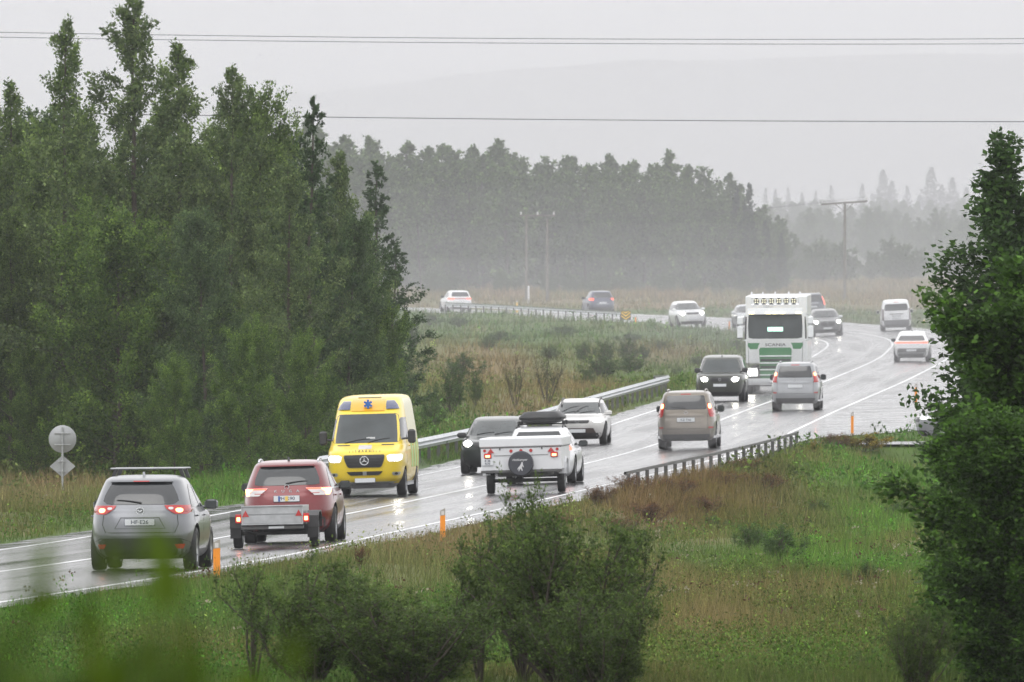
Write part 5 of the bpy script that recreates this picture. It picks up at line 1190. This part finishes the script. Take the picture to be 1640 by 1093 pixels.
for i, (px, pb, w, h) in enumerate([(1010, 800, 90, 46), (960, 812, 80, 40), (1080, 800, 110, 40), (1150, 790, 110, 42), (1120, 830, 120, 40), (1220, 790, 100, 36), (1040, 840, 110, 40), (990, 860, 90, 36), (1190, 760, 80, 30), (900, 850, 80, 30)]):
    shrub_px('rust', 'rust-brown weeds on the bank below the dark guard rail', px, pb, w, h, 1.0, .8, i * 1.1, 'rusty weeds on the bank', name='weeds', cat='plant')
shrub_px('rust', 'dry stalks standing between the post and the trailer at the verge', 578, 915, 40, 44, 1.0, .8, .4, name='weeds', cat='plant')

# the willow bushes in the foreground
WB_ = dict(base=(.046, .080, .020), tip=(.130, .190, .042), lw=.42, twig_geo=True)
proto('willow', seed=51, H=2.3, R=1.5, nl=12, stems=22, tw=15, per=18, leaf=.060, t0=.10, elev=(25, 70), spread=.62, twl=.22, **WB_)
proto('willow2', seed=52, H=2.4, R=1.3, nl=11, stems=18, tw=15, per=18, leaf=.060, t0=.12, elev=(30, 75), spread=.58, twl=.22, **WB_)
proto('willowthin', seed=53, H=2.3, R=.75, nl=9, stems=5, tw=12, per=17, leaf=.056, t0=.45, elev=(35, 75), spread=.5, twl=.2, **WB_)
def bush_px(key, label, px, Yd, wpx, ptop, Hp, Rp, rot):
    s = F / Yd; X = (px - 820) / s; Z = terrain(X, Yd); h = CZ + (YH - ptop) / s - Z
    return plant(key, 'willow_bush', label, 'bush', X, Yd, Z - .05, wpx / 2 / s / Rp * 1.4, rot, None, sz=h / TOP[key][0], parts=('stems', 'foliage'))
bush_px('willow', 'large dark willow bush in the centre foreground below the camper', 900, 135, 330, 800, 2.3, 1.5, .4)
bush_px('willow2', 'willow bush behind the large one, its top covering the camper wheels', 838, 137, 150, 748, 2.4, 1.3, 1.9)
bush_px('willow2', 'willow bush below the red trailer, left one in the foreground', 500, 135, 240, 872, 2.4, 1.3, 3.3)
bush_px('willow', 'low willow bush between the left and the large centre bush', 650, 134, 300, 925, 2.3, 1.5, 5.1)
bush_px('willowthin', 'thin upright willow shoot right of the large centre bush', 1003, 137, 90, 815, 2.3, .75, 2.2)
bush_px('willowthin', 'thin willow shoot at the left end of the foreground bushes', 405, 136, 110, 885, 2.3, .75, .7)
bush_px('willowthin', 'thin willow shoot in the gap left of the marker post bush', 770, 136, 130, 830, 2.3, .75, 4.4)
bush_px('willow', 'low dark willow bush at the lower right of the centre group', 970, 133, 230, 925, 2.3, 1.5, 2.7)
bush_px('willow2', 'dark willow bush in the lower middle, under the shoot', 585, 136, 170, 900, 2.4, 1.3, 1.1)

# the big trees on the right
RT = dict(base=(.032, .070, .014), tip=(.10, .20, .03), lw=.6)
proto('nearbig', seed=64, H=6.0, R=1.3, nl=125, tw=28, per=22, leaf=.105, clump=1.0, tvar=.6, t0=.0, prof=lambda t: .62 + .5 * math.sin(math.pi * min(1, t * 1.1)) ** .7 if t < .9 else .5, elev=(15, 60), twl=.24, limbs_r=.009, twig_geo=True, **RT)
proto('nearback', seed=62, H=7.6, R=1.4, nl=70, tw=26, per=20, leaf=.10, clump=1, t0=.15, prof=spire_p, elev=(25, 62), twl=.28, base=(.036, .075, .022), tip=(.085, .16, .034), lw=.6)
def big(key, label, px, Yd, ptop, Hp, rot, wd=1.0):
    s = F / Yd; X = (px - 820) / s; Z = terrain(X, Yd); h = CZ + (YH - ptop) / s - Z; return plant(key, 'broadleaf_tree', label, 'tree', X, Yd, Z - .1, wd, rot, None, sz=h / TOP[key][0])
big('nearbig', 'large dark leafy tree filling the right edge of the photo', 1690, 136, 385, 6.0, .6, .92)
big('nearback', 'hazier tree behind the large dark one, its top above the right skyline', 1616, 215, 205, 7.6, 1.2, 1.3)
big('nearback', 'second tree behind the large dark one, at the right border', 1690, 225, 240, 7.6, 4.0, 1.5)
big('nearbig', 'smaller dark leafy tree in front of the large one, low at the right corner', 1632, 132, 640, 6.0, 3.0, .58)
big('nearbig', 'leafy tree beyond the right border of the photo', 1880, 150, 300, 6.0, 2.0, 1.0)
bush_px('willow', 'small dark bush at the bottom right beside the large tree', 1470, 131, 120, 960, 2.3, 1.5, 3.9)

# out-of-focus leaves close to the camera, lower left
proto('blurleaf', seed=71, H=1.25, R=.34, nl=12, stems=14, tw=9, per=10, leaf=.07, t0=.35, elev=(30, 80), spread=.8, twl=.10, base=(.018, .04, .004), tip=(.075, .115, .006), lw=.8)
proto('sprig', seed=72, H=1.0, R=.10, nl=2, stems=1, tw=2, per=3, leaf=.04, t0=.75, elev=(40, 80), spread=.3, twl=.05, base=(.05, .13, .02), tip=(.12, .20, .02), lw=.6)
def near_plant(key, label, px, Yd, ptop, Hp, sc, rot, parts=('stems', 'foliage')):
    s = F / Yd; X = (px - 820) / s; Z = terrain(X, Yd); h = CZ + (YH - ptop) / s - Z; return plant(key, 'leafy_shrub', label, 'shrub', X, Yd, Z, sc, rot, None, sz=h / TOP[key][0], parts=parts)
near_plant('blurleaf', 'blurred green shrub at the bottom left, nearest to the camera', 165, 10.5, 978, 1.25, .42, .3)
near_plant('blurleaf', 'blurred leafy shrub in the bottom left corner', 30, 11, 1000, 1.25, .4, 2.3)
near_plant('blurleaf', 'blurred leafy shrub right of the nearest one at the bottom left', 290, 10.8, 1005, 1.25, .3, 4.3)
near_plant('sprig', 'blurred yellow-green sprig in front of the road at the left', 112, 4.2, 915, 1.0, .13, 1.0)
near_plant('sprig', 'blurred yellow sprig at the left border', -5, 6, 845, 1.0, .3, 5.0)

# ------------------------------------------------------------------ grass and herbs
def scatter(n, Ya, Yb, seed, mult=1.12):
    r = np.random.default_rng(seed); u = r.random(n); Y = 1 / (1 / Ya - u * (1 / Ya - 1 / Yb)); X = (r.random(n) * 2 - 1) * (.0373 * Y * mult + 1.0)
    off, rz, _ = near_road(X, Y); R = right_width(Y); d = np.where(off > 0, off - R, -off - LEFT_W)
    edge = vnoise(X, Y * .3, .9, 21) * .5 - .12
    ok = (d > edge) & ~((np.abs(Y - SIDE_Y) < 3.1) & (X > 8.2) & (off > 0)); return X[ok], Y[ok], d[ok], r
def blades(name, n, Ya, Yb, seed, h0, h1, wpx, label_kind):
    X, Y, d, r = scatter(n, Ya, Yb, seed); m = len(X); Z = terrain(X, Y) - .02
    col = ground_col(X, Y); red = np.clip((col[:, 0] / (col[:, 1] + 1e-6) - 1.0) * 1.6, 0, 1)
    patch = .45 + .9 * vnoise(X, Y * .25, 1.9, 31)
    h = (h0 + (h1 - h0) * r.random(m)) * patch * (1 + .5 * red) * np.clip(.35 + d / 2.2, .35, 1) * np.clip((Y - 95) / 90, .4, 1)
    w = np.maximum(.010, wpx / (F / Y)) * r.uniform(.6, 1.3, m); az = r.random(m) * 2 * np.pi; ln = r.normal(0, .28, (m, 2)) * h[:, None]
    face = r.uniform(-.9, .9, m); bx, by = np.cos(face) * w / 2, np.sin(face) * w / 2
    V = np.stack([np.c_[X - bx, Y - by, Z], np.c_[X + bx, Y + by, Z], np.c_[X + ln[:, 0], Y + ln[:, 1], Z + h]], 1).reshape(-1, 3)
    c = col * np.exp(r.normal(0, .30, m))[:, None]; straw = (r.random(m) < .05 + .25 * red)[:, None]; c = np.where(straw, c * .5 + C_STRAW * .6, c)
    o = np_mesh(name, V, np.arange(3 * m).reshape(-1, 3), M['grass'], np.repeat(np.clip(c, .004, .6), 3, 0)); tag(o, kind='stuff')
blades('grass', 270000, 132, 420, 81, .16, .50, 1.5, 0)
blades('grass', 190000, 330, 1180, 82, .22, .60, 1.8, 0)
blades('dry_grass', 50000, 1150, 1500, 83, .3, .8, 2.0, 0)
def herbs(name, n, Ya, Yb, seed, leaf, hh, per=16):
    X, Y, d, r = scatter(n, Ya, Yb, seed); k = (d > .5) & (vnoise(X, Y * .25, 2.6, 41) > .42); X, Y = X[k], Y[k]; m = len(X); Z = terrain(X, Y)
    h = hh * r.uniform(.4, 1.1, m); c = np.stack([X, Y, Z], 1)[:, None] + r.normal(0, .5, (m, per, 3)) * np.array([.34, .34, 0]) * h[:, None, None]
    c[..., 2] += r.random((m, per)) * h[:, None]; a = unit(r.normal(0, .7, (m, per, 3)) + np.array([0, 0, .5])); c = c.reshape(-1, 3); a = a.reshape(-1, 3); q = len(c)
    l = leaf * r.uniform(.5, 1.3, q) * np.clip(np.repeat(Y, per) / 260, .6, 1.3); V, Fc = leaf_quads(c, a, l, l * .5, r)
    col = ground_col(X, Y) * np.array([.7, 1.0, .6]) * np.exp(r.normal(0, .35, m))[:, None]; col = np.repeat(col, per, 0) * np.exp(r.normal(0, .25, q))[:, None]
    o = np_mesh(name, V, Fc, M['grass'], np.repeat(np.clip(col, .004, .6), 4, 0)); tag(o, kind='stuff')
herbs('herbs', 15000, 135, 420, 91, .062, .5, 18)
herbs('herbs', 6000, 380, 1000, 92, .12, .7, 14)
# pale flower heads and dark seed heads
X, Y, d, r = scatter(260, 160, 700, 95); k = d > .4; X, Y = X[k], Y[k]; m = len(X); Z = terrain(X, Y) + r.uniform(.35, .7, m); c = np.stack([X, Y, Z], 1)
c = (c[:, None] + r.normal(0, .05, (m, 7, 3)) * np.array([1, 1, .3])).reshape(-1, 3); a = unit(r.normal(0, 1, (len(c), 3))); l = r.uniform(.03, .06, len(c)); V, Fc = leaf_quads(c, a, l, l * .8, r)
pale = np.array([.26, .24, .16]); brn = np.array([.09, .05, .03]); cc = np.where((r.random(m) < .45)[:, None], pale, brn); tag(np_mesh('flower_heads', V, Fc, M['grass'], np.repeat(np.repeat(cc, 7, 0), 4, 0)), kind='stuff')
# ------------------------------------------------------------------ distant hills
hm = mat('hill_heath', (.13, .14, .12), .95, var=.3, vscale=.002)
def hill(name, Y, pts, depth):
    xs = np.linspace(pts[0][0], pts[-1][0], 260); px = np.array(pts, float)
    top = np.interp(xs, px[:, 0], px[:, 1]); k = np.ones(9) / 9; top = np.convolve(np.pad(top, 4, 'edge'), k, 'valid')
    s = F / Y; X = (xs - 820) / s; Z = CZ + (YH - top) / s + (vnoise(X, X * 0, 60, 3) - .5) * 5 + (vnoise(X, X * 0, 15, 4) - .5) * 1.5
    rows = []; prof = [(-1, 0), (-.7, .28), (-.4, .66), (-.15, .92), (0, 1), (.3, .85), (1, .1)]
    for f, h in prof:
        rows.append(np.c_[X, Y + f * depth + 0 * X, 20 + (Z - 20) * h])
    V = np.stack(rows, 1).reshape(-1, 3); n = len(prof); ii = (np.arange(len(xs) - 1)[:, None] * n + np.arange(n - 1)).ravel()
    tag(np_mesh(name, V, np.c_[ii, ii + 1, ii + n + 1, ii + n], hm, smooth=True), kind='structure')
hill('hill', 14500, [(-2500, 230), (0, 190), (350, 165), (700, 125), (950, 98), (1300, 92), (1640, 84), (2400, 60), (4000, 120)], 1500)
hill('hill', 12500, [(-2500, 300), (300, 250), (560, 205), (900, 200), (1200, 215), (1500, 232), (1900, 225), (4000, 180)], 900)

# ------------------------------------------------------------------ haze
hz = MB().box((0, 8000, 130), (9000, 16600, 276)).build('haze', bpy.data.materials.new('haze_air'), None)
hmn = hz.data.materials[0]; hmn.use_nodes = True; t = hmn.node_tree; t.nodes.clear()
pv = t.nodes.new('ShaderNodeVolumePrincipled'); pv.inputs['Color'].default_value = (.97, .975, 1, 1); pv.inputs['Density'].default_value = HAZE; pv.inputs['Anisotropy'].default_value = 0.1
mo = t.nodes.new('ShaderNodeOutputMaterial'); t.links.new(pv.outputs[0], mo.inputs['Volume']); tag(hz, kind='stuff')

def mist(name, c, rad, dens, label=None, n=24):
    prof = [(math.cos(a) * rad[2], math.sin(a)) for a in np.linspace(math.pi, 0, 13)]
    vs = []; fs = []
    for h, q in prof:
        for k in range(n): a = 2 * math.pi * k / n; vs.append((c[0] + max(q, .001) * rad[0] * math.cos(a), c[1] + max(q, .001) * rad[1] * math.sin(a), c[2] + h))
    for j in range(12):
        for k in range(n): fs.append((j * n + k, j * n + (k + 1) % n, (j + 1) * n + (k + 1) % n, (j + 1) * n + k))
    fs.append(tuple(range(n))); fs.append(tuple(range(12 * n, 13 * n)))
    m = bpy.data.materials.new(name); m.use_nodes = True; t = m.node_tree; t.nodes.clear()
    p = t.nodes.new('ShaderNodeVolumePrincipled'); p.inputs['Color'].default_value = (.98, .98, 1, 1); p.inputs['Density'].default_value = dens; p.inputs['Anisotropy'].default_value = .1
    q = t.nodes.new('ShaderNodeOutputMaterial'); t.links.new(p.outputs[0], q.inputs['Volume'])
    tag(MB().add(vs, fs).build(name, m), kind='stuff')
# low mist thrown up and held over the far stretch of the road
for hh_, dn_ in ((3.5, .00016), (6, .00014), (9, .00012), (12.5, .00012), (16, .00010), (22, .00010)): mist('low_mist', (10, 985 + hh_ * 3, 1.5), (44 + hh_ * 2, 300 + 8 * hh_, hh_), dn_)
for hh_, dn_ in ((60, .00008), (120, .00008)): mist('rain_mist', (0, 3700, 0), (1500 + hh_ * 3, 2250, hh_), dn_, n=40)
for hh_, dn_ in ((1.6, .0006), (2.6, .0005), (4.0, .0003)): mist('low_mist', (17, 730, .4), (9 + hh_, 185, hh_), dn_)
mist('rain_mist', (0, 9600, 0), (6000, 3700, 340), .00014, n=40)
def spray(root, back, rad, dens, side=0):
    p = root.matrix_world @ Vector((side, back, .55)); mist('tyre_spray', (p.x, p.y, p.z), rad, dens, n=16)
bpy.context.view_layer.update()
for o in list(COL.objects):
    if o.parent is None and o.get('category') in ('ambulance', 'truck', 'van') : spray(o, -3.6 if o['category'] != 'truck' else -2.0, (1.7, 8, 1.5) if o['category'] == 'truck' else (1.3, 5, .6), .04 if o['category'] == 'truck' else .015)
    elif o.parent is None and o.get('category') == 'car' and o.location.y > 400 and o.location.y != SIDE_Y + 1.2: spray(o, -2.9, (1.15, 4.5, .65), .03)
